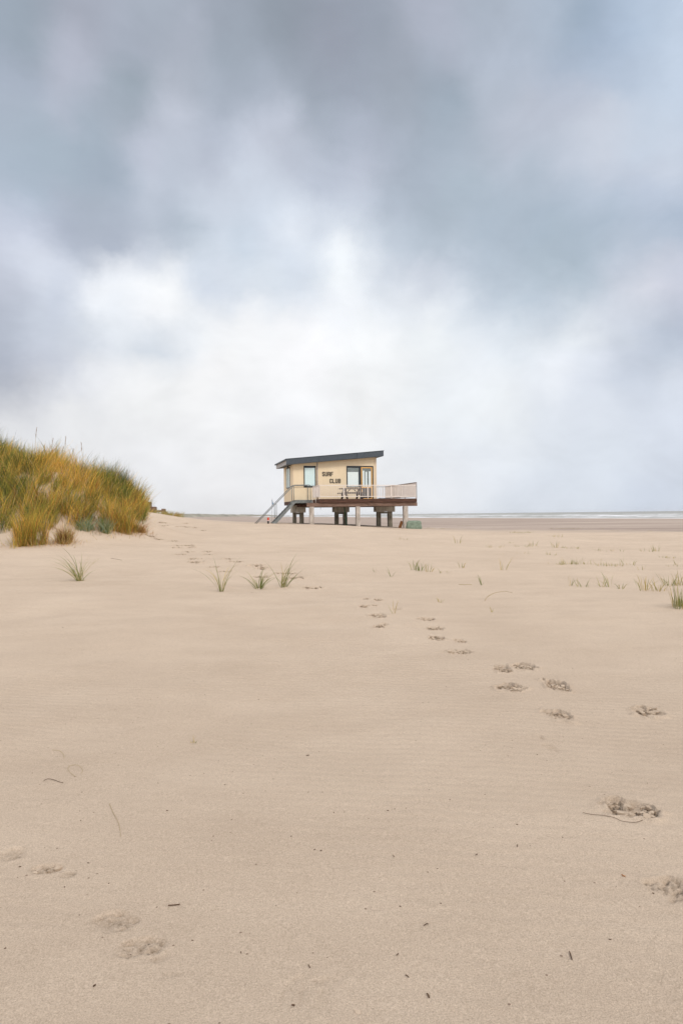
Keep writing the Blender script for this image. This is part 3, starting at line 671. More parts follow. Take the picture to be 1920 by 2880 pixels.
P_(MB().bar((UR+.03,BV,2.70),(DW-.07,BV,2.70),.04,.04), 'bottom_rail', 'white', rl_b)
bars(rl_b, [(UR+.1+i*.132,BV) for i in range(14)], 2.721, 3.659)
# steel landing and stairs
st = P_(MB().box(-1.27,.0,2.17,2.24,2.335,2.55).box(-1.27,-.02,3.05,3.12,2.335,2.55), 'staircase', 'steel')
P_(MB().box(-1.25,-.03,2.245,3.045,2.50,2.545), 'landing_grating', 'steel', st)
def stringer(v): return P_(MB().hexa([(-3.52,v,.30),(-3.20,v,.30),(-3.20,v+.06,.30),(-3.52,v+.06,.30),(-1.30,v,2.55),(-1.272,v,2.33),(-1.272,v+.06,2.33),(-1.30,v+.06,2.55)]), 'stringer', 'steel', st)
stringer(2.18); stringer(3.055)
for i in range(10):
    z = 2.36-i*.195; u = -1.42-(2.36-z)*1.0; P_(MB().box(u-.11,u+.13,2.245,3.05,z-.02,z+.015), 'tread', 'steel', st)
for v in (2.2, 3.08):
    pts = [(-4.15,v,.80),(-1.42,v,3.53),(-1.36,v,3.58),(-1.28,v,3.605),(-.30,v,3.61),(-.22,v,3.59),(-.185,v,3.54),(-.18,v,3.45),(-.18,v,2.4)]
    P_(MB().tube(pts, .024, 8), 'handrail', 'steel', st, smooth=True)
    for u, z0, z1 in ((-1.36,2.4,3.57),(-2.61,1.3,2.34),): P_(MB().tube([(u,v,z0),(u,v,z1)], .021, 8), 'rail_post', 'steel', st, smooth=True)
hook = P_(MB().tube([(.1,.2,2.05),(.1,.2,1.86)], .012, 6), 'hanging_rod', 'frame')

def hutpt(u, v, z):
    c, s = math.cos(math.radians(14)), math.sin(math.radians(14)); return Vector((-1.46+c*u-s*v, 46+s*u+c*v, z))
# picnic table on the deck
pt = empty('picnic_table', hutpt(2.72,1.75,2.562), math.radians(14))
tag(pt, 'dark brown timber picnic table standing on the deck in front of the glazed door', 'picnic table')
mb = MB()
for i in range(5): mb.box(-.90,.90,-.37+i*.15,-.235+i*.15,.725,.785)
mb.build('tabletop', M['darkwood'], pt, bevel=.004)
for s in (-1, 1): MB().box(-.9,.9,s*.72-.12,s*.72-.005,.43,.485).box(-.9,.9,s*.72+.005,s*.72+.12,.43,.485).build('bench_seat', M['darkwood'], pt, bevel=.004)
for x in (-.55, .55):
    for s in (-1, 1): MB().bar((x,s*.22,.74),(x+.001,s*.80,.0),.13,.07).build('leg', M['darkwood'], pt)
    MB().box(x-.05,x-.005,-.83,.83,.32,.435).build('cross_bar', M['darkwood'], pt)
for s in (-1,1): MB().bar((s*.5,0,.38),(s*.12,0,.72),.05,.05).build('brace', M['darkwood'], pt)
# low frame on the deck
lf = empty('deck_lounger', hutpt(5.75,2.6,2.562), math.radians(14))
tag(lf, 'low dark metal frame with short upright post on the deck behind front railing', 'metal frame')
MB().bar((-.75,-.3,.06),(.75,-.3,.13),.05,.035).bar((-.75,.3,.06),(.75,.3,.13),.05,.035).bar((-.72,-.3,.08),(-.72,.3,.08),.05,.03).bar((.7,-.3,.12),(.7,.3,.12),.05,.03).bar((0,-.3,.1),(0,.3,.1),.05,.03).build('frame', M['frame'], lf)
for x in (-.7,.7):
    for s in (-.3,.3): MB().box(x-.02,x+.02,s-.02,s+.02,0,.08).build('leg', M['frame'], lf)
MB().box(.13,.18,-.03,.02,.09,.42).build('post', M['frame'], lf)
lf.name = 'metal_frame'

# ------------------------------------------------------------------ things standing round the hut
gx = lambda x, y: float(H0(x, y))
# green leaning pole
tag(MB().tube([hutpt(2.62,3.60,2.03), hutpt(2.80,3.60,.55)], .030, 8).build('green_pole', M['green'], smooth=True),
    'green pole leaning against the middle pair of stilts under the deck', 'pole')
# leaning plank
pl_b = hutpt(5.86,.75,.38); pl_t = hutpt(6.04,.62,.98)
tag(MB().bar(pl_b, pl_t, .05, .2).build('wooden_plank', M['rust'], bevel=.004), 'rusty orange plank leaning on the rightmost front stilt', 'plank')
# tarp covered bundle
bx, by, _ = ground(1163, 1486); by = 47.9; bx = ray(1161,1480)[0]*by
bm = bmesh.new(); bmesh.ops.create_cube(bm, size=1); bmesh.ops.subdivide_edges(bm, edges=bm.edges[:], cuts=11, use_grid_fill=True)
for v in bm.verts:
    c = v.co.copy(); q = Vector((abs(c.x)*2, abs(c.y)*2, abs(c.z)*2)); n = (q.x**5+q.y**5+q.z**5)**(1/5)
    c = c/max(n, 1e-6)*max(q)*1.0
    sag = .03*float(fbm(np.array(c.x*5+3), np.array(c.z*5+c.y*3), 3))
    v.co = Vector((c.x*(1+sag), c.y*(1+sag), c.z*(1+sag)+.03*float(vnoise(np.array(c.x*3.), np.array(c.y*3.)))))
    if v.co.z < 0: v.co.x *= 1.06; v.co.y *= 1.06
me = bpy.data.meshes.new('tarpaulin_bundle'); bm.to_mesh(me); bm.free(); me.materials.append(M['tarp']); me.polygons.foreach_set('use_smooth', [True]*len(me.polygons))
tb = bpy.data.objects.new('tarpaulin_bundle', me); COL.objects.link(tb); tb.scale = (1.12, .75, .72); tb.location = (bx, by, gx(bx, by)+.21); tb.rotation_euler.z = .2
tag(tb, 'rounded grey green tarpaulin covered bundle on the sand at the right corner stilt', 'bundle')
# red and black marker post
my = 47.4; mx = ray(754,1466)[0]*my; mz = gx(mx, my)
mp = empty('marker_post', (mx, my, mz))
tag(mp, 'short round marker post painted red over white over black, left of the steel stairs', 'marker post')
MB().tube([(0,0,-.2),(0,0,.19)], .062, 16).build('base', M['black'], mp, smooth=False)
MB().tube([(0,0,.191),(0,0,.235)], .064, 16).build('white_band', M['white'], mp)
MB().tube([(0,0,.236),(0,0,.43)], .064, 16).build('red_top', M['red'], mp, bevel=.008)
# flag
fy = 52.; fx = ray(764,1462)[0]*fy; fz = gx(fx, fy); ft = EYE+ray(766,1402)[1]*fy
fl = empty('beach_flag', (fx, fy, fz)); tag(fl, 'small blue pennant on a thin pole behind the steel stairs', 'flag')
MB().tube([(0,0,-.2),(.04,0,ft-fz)], .011, 6).build('pole', M['pipe'], fl)
MB().add([(.045,0,ft-fz-.08),(.05,.012,ft-fz-.08),(.13,.03,ft-fz-.44),(.05,0,ft-fz-.46),(.10,.035,ft-fz-.3),(.12,.01,ft-fz-.44)], [(0,1,4,3),(1,4,2),(0,3,5),(3,2,5),(1,0,5,4),(4,5,2)]).build('pennant', M['blue'], fl)
# distant frames on the beach flat
def distant(px, y, name, cat, label, wid, hei, low, th=.07):
    x = ray(px, 1450)[0]*y; z = gx(x, y); r = empty(name, (x, y, z)); tag(r, label, cat)
    for s in (-1,1): MB().box(s*wid/2-.07, s*wid/2+.07, -.07,.07,-.2,hei).build('post', M['pipe'], r)
    MB().box(-wid/2+.07, wid/2-.07, -.05,.05, hei*low, hei*low+.1).build('cross_bar', M['pipe'], r); return r
distant(809.5, 276., 'beach_frame', 'frame', 'distant U shaped grey frame on the flat, seen just left of the first stilts', 1.1, 1.35, .06)
d = distant(563, 450., 'rope_posts', 'posts', 'two far thin posts joined by a drooping line, between dune and hut', 3.6, 1.7, .8)

# boardwalk behind the dune
wy = 60.
bw = empty('boardwalk', (-16, wy, 0)); tag(bw, 'brown timber boardwalk end with posts and stepped sides behind the dune crest', 'boardwalk')
def wz(py, px=450): return EYE+ray(px, py)[1]*wy
def wx(px): return ray(px, 1430)[0]*wy+16
MB().box(wx(400), wx(422), -.6,.6, 1.2, wz(1411)).build('side_panel', M['brown2'], bw)
MB().box(wx(422)+.005, wx(436), -.6,.6, 1.2, wz(1425)).build('side_panel', M['brown2'], bw)
MB().box(wx(436)+.005, wx(459), -.6,.6, 1.9, wz(1435)).build('walkway', M['brown2'], bw)
MB().box(wx(459), wx(461), -.62,.62, 1.0, wz(1431)).build('post', M['brown2'], bw)
MB().bar((wx(461),-.5,wz(1440)),(wx(486),-.5,wz(1459)),.08,.1).bar((wx(461),.5,wz(1438)),(wx(486),.5,wz(1459)),.08,.1).build('ramp', M['pile_pale'], bw)

# ------------------------------------------------------------------ grass
def blades(P, L, lean, ldir, width, col, droop=.35, nseg=4, name='grass', colvar=.18):
    """P (n,3) roots, L lengths, lean sideways share, ldir bearing, col (n,3)"""
    n = len(P); t = np.linspace(0, 1, nseg+1)[None, :]
    dx = np.cos(ldir)[:, None]; dy = np.sin(ldir)[:, None]; L_ = L[:, None]; le = lean[:, None]; dr = droop[:, None] if hasattr(droop, '__len__') else droop
    hx = L_*(le*t+dr*t**2.2); hz = L_*(t*np.sqrt(np.clip(1-le**2, .1, 1))-dr*.8*t**3)
    cx = P[:, 0:1]+dx*hx; cy = P[:, 1:2]+dy*hx; cz = P[:, 2:3]+hz
    tw = rng.uniform(0, math.pi, n)[:, None]+t*.8; w = width[:, None]*(1-t**1.6*.93)/2*(.75+.5*np.minimum(t*3, 1))
    ox = np.cos(tw)*w; oy = np.sin(tw)*w
    V = np.empty((n, nseg+1, 2, 3)); V[..., 0, 0] = cx-ox; V[..., 1, 0] = cx+ox; V[..., 0, 1] = cy-oy; V[..., 1, 1] = cy+oy; V[..., 0, 2] = cz; V[..., 1, 2] = cz
    base = (np.arange(n)*(nseg+1)*2)[:, None]; k = np.arange(nseg)[None]*2
    F = np.stack([base+k, base+k+1, base+k+3, base+k+2], -1).reshape(-1, 4)
    C = np.repeat(col[:, None, :], (nseg+1)*2, 1)
    return V.reshape(-1, 3), F, C.reshape(-1, 3)
class Grass:
    def __init__(s): s.V = []; s.F = []; s.C = []; s.n = 0
    def add(s, *a, **k):
        V, F, C = blades(*a, **k); s.V.append(V); s.F.append(F+s.n); s.C.append(C); s.n += len(V); return s
    def build(s, name, loc=(0,0,0)):
        return_v = np.concatenate(s.V)-np.array(loc)
        o = mesh_np(name, return_v, np.concatenate(s.F), M['blade'], colors=np.concatenate(s.C), smooth=False); o.location = loc; return o
GREEN = np.array((.155,.190,.040)); DKG = np.array((.050,.070,.022)); GOLD = np.array((.86,.55,.11)); STRAW = np.array((.66,.49,.21)); RUST = np.array((.46,.20,.05)); BLUEG = np.array((.30,.37,.24)); OLIVE = np.array((.36,.33,.06)); BROWN = np.array((.20,.10,.04))
def pal(names, wts, n, var=.22):
    A = np.array(names); i = rng.choice(len(A), n, p=np.array(wts)/sum(wts)); return A[i]*rng.uniform(1-var, 1+var, (n, 1))

# dune mass : clumps on the dune body
def on_dune(n):
    """points on the grassy flank"""
    x = rng.uniform(-30, -8.3, n); y = rng.uniform(21.5, 40, n); z = H0(x, y)
    sl = np.hypot(H0(x+.15, y)-z, H0(x, y+.15)-z)/.15; a_ = rng.random(n) < np.sqrt(1+2.2*sl**2)/3.6; x, y, z = x[a_], y[a_], z[a_]
    h = 4.95*ell(x, y, -20.2, 31.5, 6.2, 8.6, .1, 2.8); h2 = 2.25*ell(x, y, -14.1, 30.6, 4.2, 6.0, .62, 3.4)
    dd = np.maximum(h, h2); keep = (x/y < -.292) & (dd > .30+.3*fbm(x*.6, y*.6, 3)+.5*np.exp(-((x/y+.352)/.022)**2)) & (x/y > -.60)
    return x[keep], y[keep], z[keep]
g = Grass()
cx_, cy_, cz_ = on_dune(9000)
kx = fbm(cx_*.33+3, cy_*.33, 3); ky = vnoise(cx_*.8, cy_*.8+7)
PALS = {'green': [GREEN, OLIVE, DKG, STRAW], 'gold': [GOLD, STRAW, OLIVE, RUST], 'rust': [OLIVE, RUST, GOLD, BROWN], 'dark': [DKG, GREEN, OLIVE, DKG], 'olive': [OLIVE, GREEN, GOLD, RUST]}
for i in range(len(cx_)):
    n = int(rng.integers(30, 62)); r = rng.uniform(.14, .34)
    ang = rng.uniform(0, 2*math.pi, n); rr = r*np.sqrt(rng.random(n)); ratio = cx_[i]/cy_[i]
    px = cx_[i]+rr*np.cos(ang); py = cy_[i]+rr*np.sin(ang); pz = H0(px, py)-.04
    hi = cz_[i] > 2.0
    wt = np.array([.35+1.6*(ratio < -.445)+.25*(ratio > -.35), .55+4.4*math.exp(-((ratio+.41)/.04)**2)*(1. if hi else .35)+.3*max(0, kx[i]), .40+.5*(not hi), .25+.9*(ratio > -.385)*(kx[i] > .0)+.4*(ratio < -.46), .9])
    kind = rng.choice(['green', 'gold', 'rust', 'dark', 'olive'], p=wt/wt.sum())
    col = pal(PALS[kind], [1.5, .8, .5, .3], n, .25)*rng.uniform(.8, 1.2)
    L = rng.uniform(.5, 1.0, n)*rng.uniform(.75, 1.65)*(1+.5*ky[i])
    d = rng.normal(rng.normal(.2, .5), .8, n)+np.where(rng.random(n) < .28, math.pi, 0); ln = rng.uniform(.0, .14)
    g.add(np.c_[px, py, pz], L, ln+rng.uniform(.02, .24, n), d, rng.uniform(.009, .018, n), col, droop=rng.uniform(.05, .42, n), nseg=5)
# dead thatch low down
nT = 26000; i = rng.integers(0, len(cx_), nT)
g.add(np.c_[cx_[i]+rng.normal(0,.22,nT), cy_[i]+rng.normal(0,.22,nT), cz_[i]-.03], rng.uniform(.25,.65,nT), rng.uniform(.2,.85,nT), rng.uniform(0,2*math.pi,nT), rng.uniform(.006,.011,nT),
      pal([RUST, STRAW, BROWN, GOLD, OLIVE], [1,.5,1.6,.6,.4], nT), droop=rng.uniform(.2,.6,nT), nseg=3)
tag(g.build('dune_grass'), 'dense green and golden marram grass covering the dune at the left edge', 'dune grass', kind='stuff')

def clump(name, px, py, n, L, spread, cols, wts, label, cat, group=None, lean=(.05,.4), ldir=None, dsd=9., droop=(.1,.45), w=(.006,.011), xyz=None):
    x, y, z = xyz if xyz else ground(px, py)
    a = rng.uniform(0, 2*math.pi, n)
    if n > 150:
        m_ = max(5, n//70); c_ = np.clip(rng.normal(0, spread*.55, (m_, 2)), -spread, spread); ci = rng.integers(0, m_, n); X = x+c_[ci, 0]+rng.normal(0, spread*.13, n); Y = y+c_[ci, 1]+rng.normal(0, spread*.13, n); a = rng.uniform(0, 6.283, n)
        hs = rng.uniform(.6, 1.1, m_)[ci]
    else:
        rr = spread*np.sqrt(rng.random(n)); X = x+rr*np.cos(a); Y = y+rr*np.sin(a); hs = 1.
    G = Grass(); d = rng.normal(ldir, dsd, n) if ldir is not None else a+rng.normal(0, .5, n)
    G.add(np.c_[X, Y, H0(X, Y)-.02], rng.uniform(L*.45, L*1.08, n)*hs, rng.uniform(lean[0], lean[1], n), d, rng.uniform(w[0], w[1], n), pal(cols, wts, n), droop=rng.uniform(droop[0], droop[1], n), nseg=6)
    if n > 300:
        m = n//3; X2 = x+rng.normal(0, spread*.75, m); Y2 = y+rng.normal(0, spread*.75, m)
        G.add(np.c_[X2, Y2, H0(X2, Y2)-.02], rng.uniform(.12, .55, m)*min(L, 1.2), rng.uniform(.1, .9, m), rng.uniform(0, 6.283, m), rng.uniform(.006, .012, m), pal([RUST, BROWN, STRAW, cols[0]], [1,.8,1,.8], m), droop=rng.uniform(.1, .6, m), nseg=4)
    return tag(G.build(name, (x, y, z)), label, cat, group)
# clumps one can tell apart at the front of the dune
clump('grass_clump', 385, 1478, 2800, 1.6, .62, [DKG,GREEN,OLIVE,RUST,STRAW], [2.6,.9,.5,.5,.2], 'tall dark green clump at the right end of the dune grass', 'grass clump', xyz=(-10.2,31.8,0), lean=(.02,.28), droop=(.05,.4))
clump('grass_clump', 385, 1497, 420, .8, .35, [RUST,BROWN,OLIVE,STRAW], [1.2,1,.6,.5], 'low rusty brown tangle at the foot of the dark clump', 'grass clump', lean=(.1,.7), droop=(.2,.6))
clump('grass_clump', 268, 1492, 420, .85, .5, [BLUEG,GREEN,STRAW], [2,.8,.5], 'pale blue green clump with broad leaves near the dune foot', 'grass clump', w=(.010,.018), lean=(.05,.5))
clump('grass_clump', 192, 1440, 70, 1.0, .16, [BLUEG], [1], 'few pale silvery green stalks in the middle of the dune grass', 'grass clump', w=(.016,.026), lean=(.02,.25), droop=(.1,.4))
clump('grass_clump', 82, 1532, 1000, 1.75, .42, [OLIVE,RUST,GOLD,GREEN], [1,.9,.9,.6], 'golden brown clump standing forward at the left foot of the dune', 'grass clump', lean=(.02,.28), droop=(.05,.35))
clump('grass_clump', 178, 1530, 650, .95, .34, [STRAW,RUST,BROWN,OLIVE], [1,.8,.8,.4], 'thin straw coloured clump with bare stalks at the dune foot', 'grass clump', lean=(.03,.4), droop=(.1,.4))
clump('grass_clump', 38, 1543, 22, .42, .12, [STRAW,OLIVE,GOLD], [1,1,.6], 'sparse short golden stalks on bare sand below the dune grass', 'grass clump', lean=(.02,.15), droop=(.0,.1))
clump('grass_clump', 330, 1488, 1200, 1.6, .55, [RUST,OLIVE,GOLD,GREEN], [1,1,.9,.6], 'rusty gold clump left of the dark clump at the dune edge', 'grass clump', lean=(.02,.35), droop=(.1,.4))
# grass on the sand by the boardwalk
nB = 1500; bxx = rng.uniform(-17.2,-13.2,nB); byy = rng.normal(56.5,.8,nB)
G = Grass(); G.add(np.c_[bxx, byy, H0(bxx,byy)-.03], rng.uniform(.3,.75,nB), rng.uniform(.05,.5,nB), rng.normal(0,1.2,nB), rng.uniform(.008,.014,nB), pal([OLIVE,RUST,GREEN,STRAW],[1,.6,.8,.5],nB), droop=rng.uniform(.1,.4,nB))
tag(G.build('low_grass'), 'low brown green grass in front of the boardwalk end', 'grass', kind='stuff')
# seed heads above the dune
def seedhead(px, py_tip, py_head, y, label):
    X, Zt = ray(px, py_tip); _, Zh = ray(px, py_head); x = X*y; zt = EYE+Zt*y; zh = EYE+Zh*y
    r = empty('seed_stalk', (x+.02, y, gx(x, y))); z0 = r.location.z
    tag(r, label, 'grass stalk', 'feathery seed stalks above the dune grass')
    sl = random.uniform(-.16, .16); MB().tube([(-sl*1.6,0,-.05),(-sl,0,(zh-z0)*.5),(-sl*.3-.01,0,zh-z0),(.02,0,zt-z0)], .008, 5, .003).build('stem', M['straw'], r)
    G = Grass(); n = 70; zz = rng.uniform(zh-z0, zt-z0, n); 
    G.add(np.c_[-.01-sl*.3+(.03+sl*.3)*(zz-zh+z0)/max(zt-zh, .01), np.zeros(n), zz], rng.uniform(.04,.09,n), rng.uniform(.1,.5,n), rng.uniform(0,6.3,n), np.full(n,.009), pal([np.array((.33,.21,.13)),np.array((.42,.30,.2))],[1,1],n), droop=.1, nseg=2)
    h = G.build('seed_head'); h.parent = r
for a in ((101,1203,1232,30.,'tallest feathery brown seed stalk rising high above the left of the dune'),(147,1234,1260,31.,'pale pair of seed stalk heads over the golden grass, left one'),(183,1228,1255,31.,'slim pale seed stalk over the crest of the golden grass'),
          (176,1258,1275,31.,'short rusty seed stalk just left of the slim pale one'),(226,1246,1268,31.5,'reddish seed stalk leaning over the right side of the golden crest'),(122,1252,1270,30.5,'short bent seed stalk between the tallest one and the golden crest'),
          (204,1262,1280,31.5,'low rusty seed stalk just left of the reddish leaning one'),(355,1322,1345,32.6,'dark seed stalk above the gap before the right end clump'),(366,1345,1365,32.6,'short dark seed stalk above the right end clump')):
    seedhead(*a)

GR = 'grass tufts growing singly on open sand'
TC = [np.array((.17,.20,.055)), np.array((.30,.28,.09)), np.array((.50,.38,.15))]
clump('grass_tuft', 225, 1634, 48, .95, .08, TC, [1.3,1,.7], 'windswept green tuft on open sand in front of the dune', 'grass tuft', GR, lean=(.2,.8), ldir=2.7, dsd=.75, droop=(.2,.5), w=(.008,.013))
clump('grass_tuft', 622, 1664, 20, .80, .05, TC, [1.2,1,.4], 'upright two stemmed tuft, leftmost of the three below the footprints', 'grass tuft', GR, lean=(.05,.55), droop=(.1,.5), w=(.008,.013))
x_, y_, z_ = ground(633,1668); 
clump('grass_tuft', 728, 1656, 36, .62, .08, TC, [1.6,1,.4], 'bushy green tuft in the middle of the three below the footprints', 'grass tuft', GR, lean=(.05,.7), droop=(.15,.5), w=(.008,.013))
clump('grass_tuft', 797, 1651, 28, .74, .08, TC, [1,1,.5], 'looser tuft with one tall blade, rightmost of the three below the footprints', 'grass tuft', GR, lean=(.1,.8), ldir=.3, dsd=1.2, droop=(.15,.5), w=(.008,.013))
clump('grass_tuft', 1907, 1709, 40, .50, .10, TC, [1,1,.9], 'upright golden tuft cut by the right edge of the view', 'grass tuft', GR, lean=(.02,.2), droop=(.02,.25), w=(.008,.013))
T_ = [ # px,py,height px,blades,spread m,label
 (1160,1604,34,9,.10,'thin tuft with one tall straight blade just right of the path of footprints'),(1180,1606,26,16,.09,'dark green leaning tuft close to the right of a taller thin one'),
 (1205,1609,26,12,.08,'pale dry tuft to the right of the dark green leaning one'),(1250,1612,14,8,.10,'low twin tuft of short blades in open sand'),(1297,1597,24,7,.12,'open V shaped tuft of dry blades in open sand'),
 (1100,1622,26,4,.02,'dark blade leaning left beside the footprints'),(1054,1610,26,3,.02,'single faint bent blade left of the dark leaning one'),(1412,1603,44,7,.14,'tall airy dry stalks standing alone in open sand'),
 (1354,1646,30,6,.02,'dark bent sprig standing alone in open sand'),(1382,1722,22,2,.01,'single upright blade below the long arched one'),(1240,1694,20,5,.05,'small arched yellow sprig near the middle right'),
 (1599,1647,30,6,.07,'slender green sprig at the left end of the front row'),(1638,1650,28,12,.12,'wide spreading tuft, second in the front row'),(1692,1651,28,5,.03,'upright single stemmed sprig, third in the front row'),
 (1713,1651,36,8,.06,'tall fine tuft, fourth in the front row'),(1745,1656,22,8,.09,'low reddish tuft, fifth in the front row'),(1810,1660,42,18,.14,'largest golden tuft near the right end of the front row'),
 (1852,1662,32,14,.12,'dry leaning tuft between the largest one and the right edge'),(1880,1647,36,22,.14,'dense green tuft standing behind the right end of the front row'),(1912,1646,34,18,.12,'green tuft touching the right edge of the view behind the front row'),
 (1108,1726,34,3,.02,'single leaning yellow blade rooted in a footprint'),(1286,1528,20,9,.14,'pale far tuft right of the hut'),(1500,1536,17,9,.12,'far narrow tuft standing by a low green patch'),
 (1560,1540,20,12,.10,'far upright green tuft in the back row'),(1845,1551,18,16,.14,'far bushy tuft near the right end of the back row'),
 (543,2091,26,5,.01,'small V shaped sprig alone on the near sand at left')]
for px, py, hp, n, sp, lab in T_:
    x, y, z = ground(px, py); L = hp*y/FPX*1.45
    cols = TC; wt = [1,1,.9]
    if 'dark' in lab: wt = [2,.3,0]
    if 'dry' in lab or 'pale' in lab or 'yellow' in lab or 'golden' in lab: wt = [.4,1,2]
    clump('grass_tuft', px, py, n, L, sp, TC, wt, lab, 'grass tuft', GR, lean=(.05,.5), droop=(.02,.4), w=(.006+.00016*y,.009+.0002*y))
# rows of small sprigs
ORD = ['first','second','third','fourth','fifth','sixth','seventh','eighth','ninth','tenth','eleventh','twelfth','thirteenth','fourteenth','fifteenth','sixteenth','seventeenth','eighteenth','nineteenth','twentieth']+['twenty '+k for k in ('first','second','third','fourth','fifth','sixth','seventh','eighth','ninth')]
def sprigs(lst, group, label, h, name='grass_sprig'):
    for i, (px, py) in enumerate(sorted(lst)):
        x, y, z = ground(px, py); n = int(rng.integers(4, 11))
        clump(name, px, py, n, h*y/FPX*rng.uniform(.6,1.3), rng.uniform(.06,.22), TC, [.9,1.2,1.2], label % ORD[i], 'grass sprig', group, lean=(.03,.45), droop=(.02,.35), w=(.005+.00010*y,.008+.00014*y))
sprigs([(1562,1588),(1572,1589),(1592,1586),(1608,1587),(1617,1587),(1628,1586),(1640,1588),(1648,1586),(1601,1588),(1680,1590),(1692,1591),(1716,1592),(1724,1592),(1733,1593),(1741,1592),(1765,1590),(1775,1589),(1808,1603),(1893,1593),(1917,1590)],
       'green sprigs in the middle row at the right', '%s small green sprig from the left in the broken middle row at the right', 22)
sprigs([(1455,1538),(1478,1538),(1488,1539),(1512,1539),(1580,1541),(1600,1543),(1612,1543),(1625,1544),(1665,1546),(1680,1548),(1705,1550),(1722,1550),(1750,1551),(1805,1551),(1830,1552),(1436,1528),(1555,1510),(1575,1511),(1373,1540),(1408,1540),(1543,1560),(1560,1562),(1470,1557),(1865,1568),(1875,1570),(1892,1570)],
       'faint sprigs in the back row at the right', '%s faint short sprig from the left in the thin back row at the right', 13)
fs = [(1288+i*4.6+random.uniform(-2,2),1479+random.uniform(-.6,.6)) for i in range(9)]+[(1548+i*4.4+random.uniform(-2,2),1487+random.uniform(-1,1)) for i in range(20)]+[(1437+i*7,1499+random.uniform(-1,1)) for i in range(9)]+[(1120,1517),(1146,1519),(1200,1486),(1215,1487),(1690,1488),(1730,1494),(1827,1495),(1390,1485),(1243,1488)]
G = Grass()
for px, py in fs:
    x, y, z = ground(px, py); n = 9; X = x+rng.normal(0,.12,n); Y = y+rng.normal(0,.08,n)
    G.add(np.c_[X, Y, H0(X, Y)-.01], rng.uniform(.07,.17,n), rng.uniform(.05,.5,n), rng.uniform(0,6.3,n), np.full(n,.011), pal(TC,[1,1.2,1.2],n), droop=.2, nseg=3)
tag(G.build('low_grass'), 'broken lines of tiny tufts where pale sand meets the damp flat', 'grass', kind='stuff')
# long arched blades lying on the sand
def stalk(pts, rad, mat, label, name='dry_stalk', cat='grass stalk', lift=.004, r2=None, up=None):
    W_ = []
    for k, (px, py) in enumerate(pts):
        x, y, z = ground(px, py); W_.append(Vector((x, y, z+lift+(up[k] if up else 0))))
    c = W_[0].copy(); 
    # smooth
    out = []
    for i in range(len(W_)-1):
        a, b, c2, d2 = W_[max(i-1,0)], W_[i], W_[i+1], W_[min(i+2, len(W_)-1)]
        for t in np.linspace(0, 1, 6, endpoint=False):
            out.append(.5*((2*b)+(-a+c2)*t+(2*a-5*b+4*c2-d2)*t*t+(-a+3*b-3*c2+d2)*t**3)-c)
    out.append(W_[-1]-c)
    rad *= .72
    o = MB().tube(out, rad, 6, r2 and r2*.72).build(name, M[mat], smooth=True); o.location = c; return tag(o, label, cat)
stalk([(1363,1690),(1372,1678),(1392,1668),(1420,1664),(1440,1668)], .006, 'straw', 'long arched dry blade curving over the sand', r2=.003)
stalk([(1290,1644),(1308,1645),(1326,1645)], .006, 'straw', 'straight dry blade lying flat left of the dark sprig')
stalk([(147,2112),(165,2113),(177,2122),(181,2134)], .0013, 'straw', 'thin curved straw, topmost of three at the near left')
stalk([(228,2178),(232,2168),(222,2156),(205,2154),(192,2160),(193,2170),(203,2180),(213,2187)], .0013, 'straw', 'looped thin straw, middle one at the near left')
stalk([(123,2198),(135,2193),(152,2196),(168,2202),(178,2204)], .0018, 'twig', 'wavy brown stalk, lowest of three at the near left')
stalk([(307,2262),(318,2288),(331,2312),(337,2335),(339,2356)], .0016, 'straw', 'long curved olive blade on the near sand at left', r2=.001)
stalk([(1638,2288),(1660,2293),(1700,2297),(1728,2303),(1748,2312),(1785,2316),(1808,2309)], .0014, 'twig', 'long thin dark root curving beside the biggest crumbled footprint', 'thin_root', 'root')
stalk([(312,1571),(328,1573),(342,1576)], .006, 'twig', 'reddish twig lying on the sand below the dune', 'twig', 'twig')
stalk([(473,2550),(490,2549),(506,2547)], .0030, 'twig', 'short straight stick lying level on the near sand', 'twig', 'twig')
stalk([(1601,2680),(1605,2693),(1608,2703)], .0026, 'twig', 'upright looking dark twig near the bottom right', 'twig', 'twig')
stalk([(262,2778),(269,2774)], .0035, 'twig', 'dark chip near the bottom left', 'twig', 'twig')
stalk([(820,2831),(829,2832)], .0032, 'twig', 'reddish chip beside the faint print at the bottom', 'twig', 'twig')
stalk([(867,2718),(872,2726)], .0022, 'twig', 'tiny dark hooked chip above the faint print at the bottom', 'twig', 'twig')
stalk([(1140,2746),(1145,2749),(1149,2753)], .0024, 'twig', 'short bent chip upper of two below the centre', 'twig', 'twig')
stalk([(1200,2799),(1204,2803),(1206,2810)], .0035, 'twig', 'dark forked chip near the bottom centre', 'twig', 'twig')
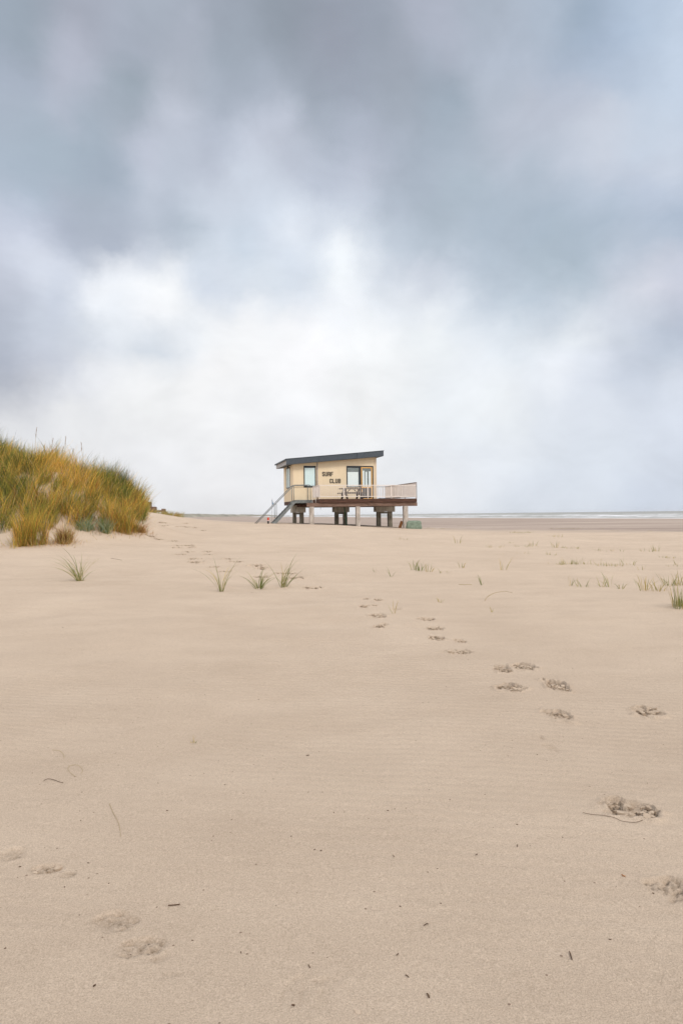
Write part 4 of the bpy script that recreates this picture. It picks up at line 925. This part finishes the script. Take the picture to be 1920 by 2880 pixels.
stalk([(1115,2691),(1120,2686)], .0022, 'twig', 'small slanted chip above the bent one', 'twig', 'twig')
stalk([(1192,2607),(1199,2602),(1204,2603)], .0022, 'twig', 'pale brown chip near the centre bottom', 'twig', 'twig')
stalk([(1337,2408),(1343,2405)], .0022, 'twig', 'orange brown chip right of centre', 'twig', 'twig')
stalk([(1105,2408),(1108,2413)], .0022, 'twig', 'thin brown chip in the middle of the near sand', 'twig', 'twig')
stalk([(1748,2463),(1753,2467),(1758,2468)], .0032, 'rust', 'crumpled orange leaf fragment near the right edge', 'leaf_fragment', 'leaf')
stalk([(861,2127),(869,2126)], .0030, 'twig', 'short dark chip in the centre sand', 'twig', 'twig')
stalk([(1455,2378),(1454,2385)], .002, 'twig', 'fine upright chip left of the crumbled footprint', 'twig', 'twig')
# fine grit and shell bits strewn about: nobody could count it
mb = MB(); gr_ = random.Random(5)
for i in range(110):
    py = 1500+1380*gr_.random()**1.1; px = gr_.uniform(-60, 1980); x, y, z = ground(px, py)
    if not (2.3 < y < 48): continue
    s = gr_.uniform(.0009,.0022)*(1+.10*y); a = gr_.uniform(0, 6.28); l = s*gr_.uniform(.8, 2.2)
    mb.bar((x-l*math.cos(a), y-l*math.sin(a), z+s*.3), (x+l*math.cos(a), y+l*math.sin(a), z+s*.5), s*1.2, s*.9)
tag(mb.build('sand_grit', M['twig']), 'tiny dark bits of plant and shell strewn over the sand', 'grit', kind='stuff')

# ------------------------------------------------------------------ sea air
def _haze(T, p, out):
    v = T.n('ShaderNodeVolumePrincipled'); v.inputs['Color'].default_value = (.97,.98,1.,1); v.inputs['Density'].default_value = .00004; v.inputs['Anisotropy'].default_value = .1
    for l in list(out.inputs['Surface'].links): T.t.links.remove(l)
    T.t.nodes.remove(p); T.t.links.new(v.outputs[0], out.inputs['Volume'])
M['haze'] = material('sea_air', _haze)
tag(MB().box(-7200, 10500, -1400, 7000, -6, 14).build('haze', M['haze']), 'pale damp sea air over the beach', 'haze', kind='stuff')
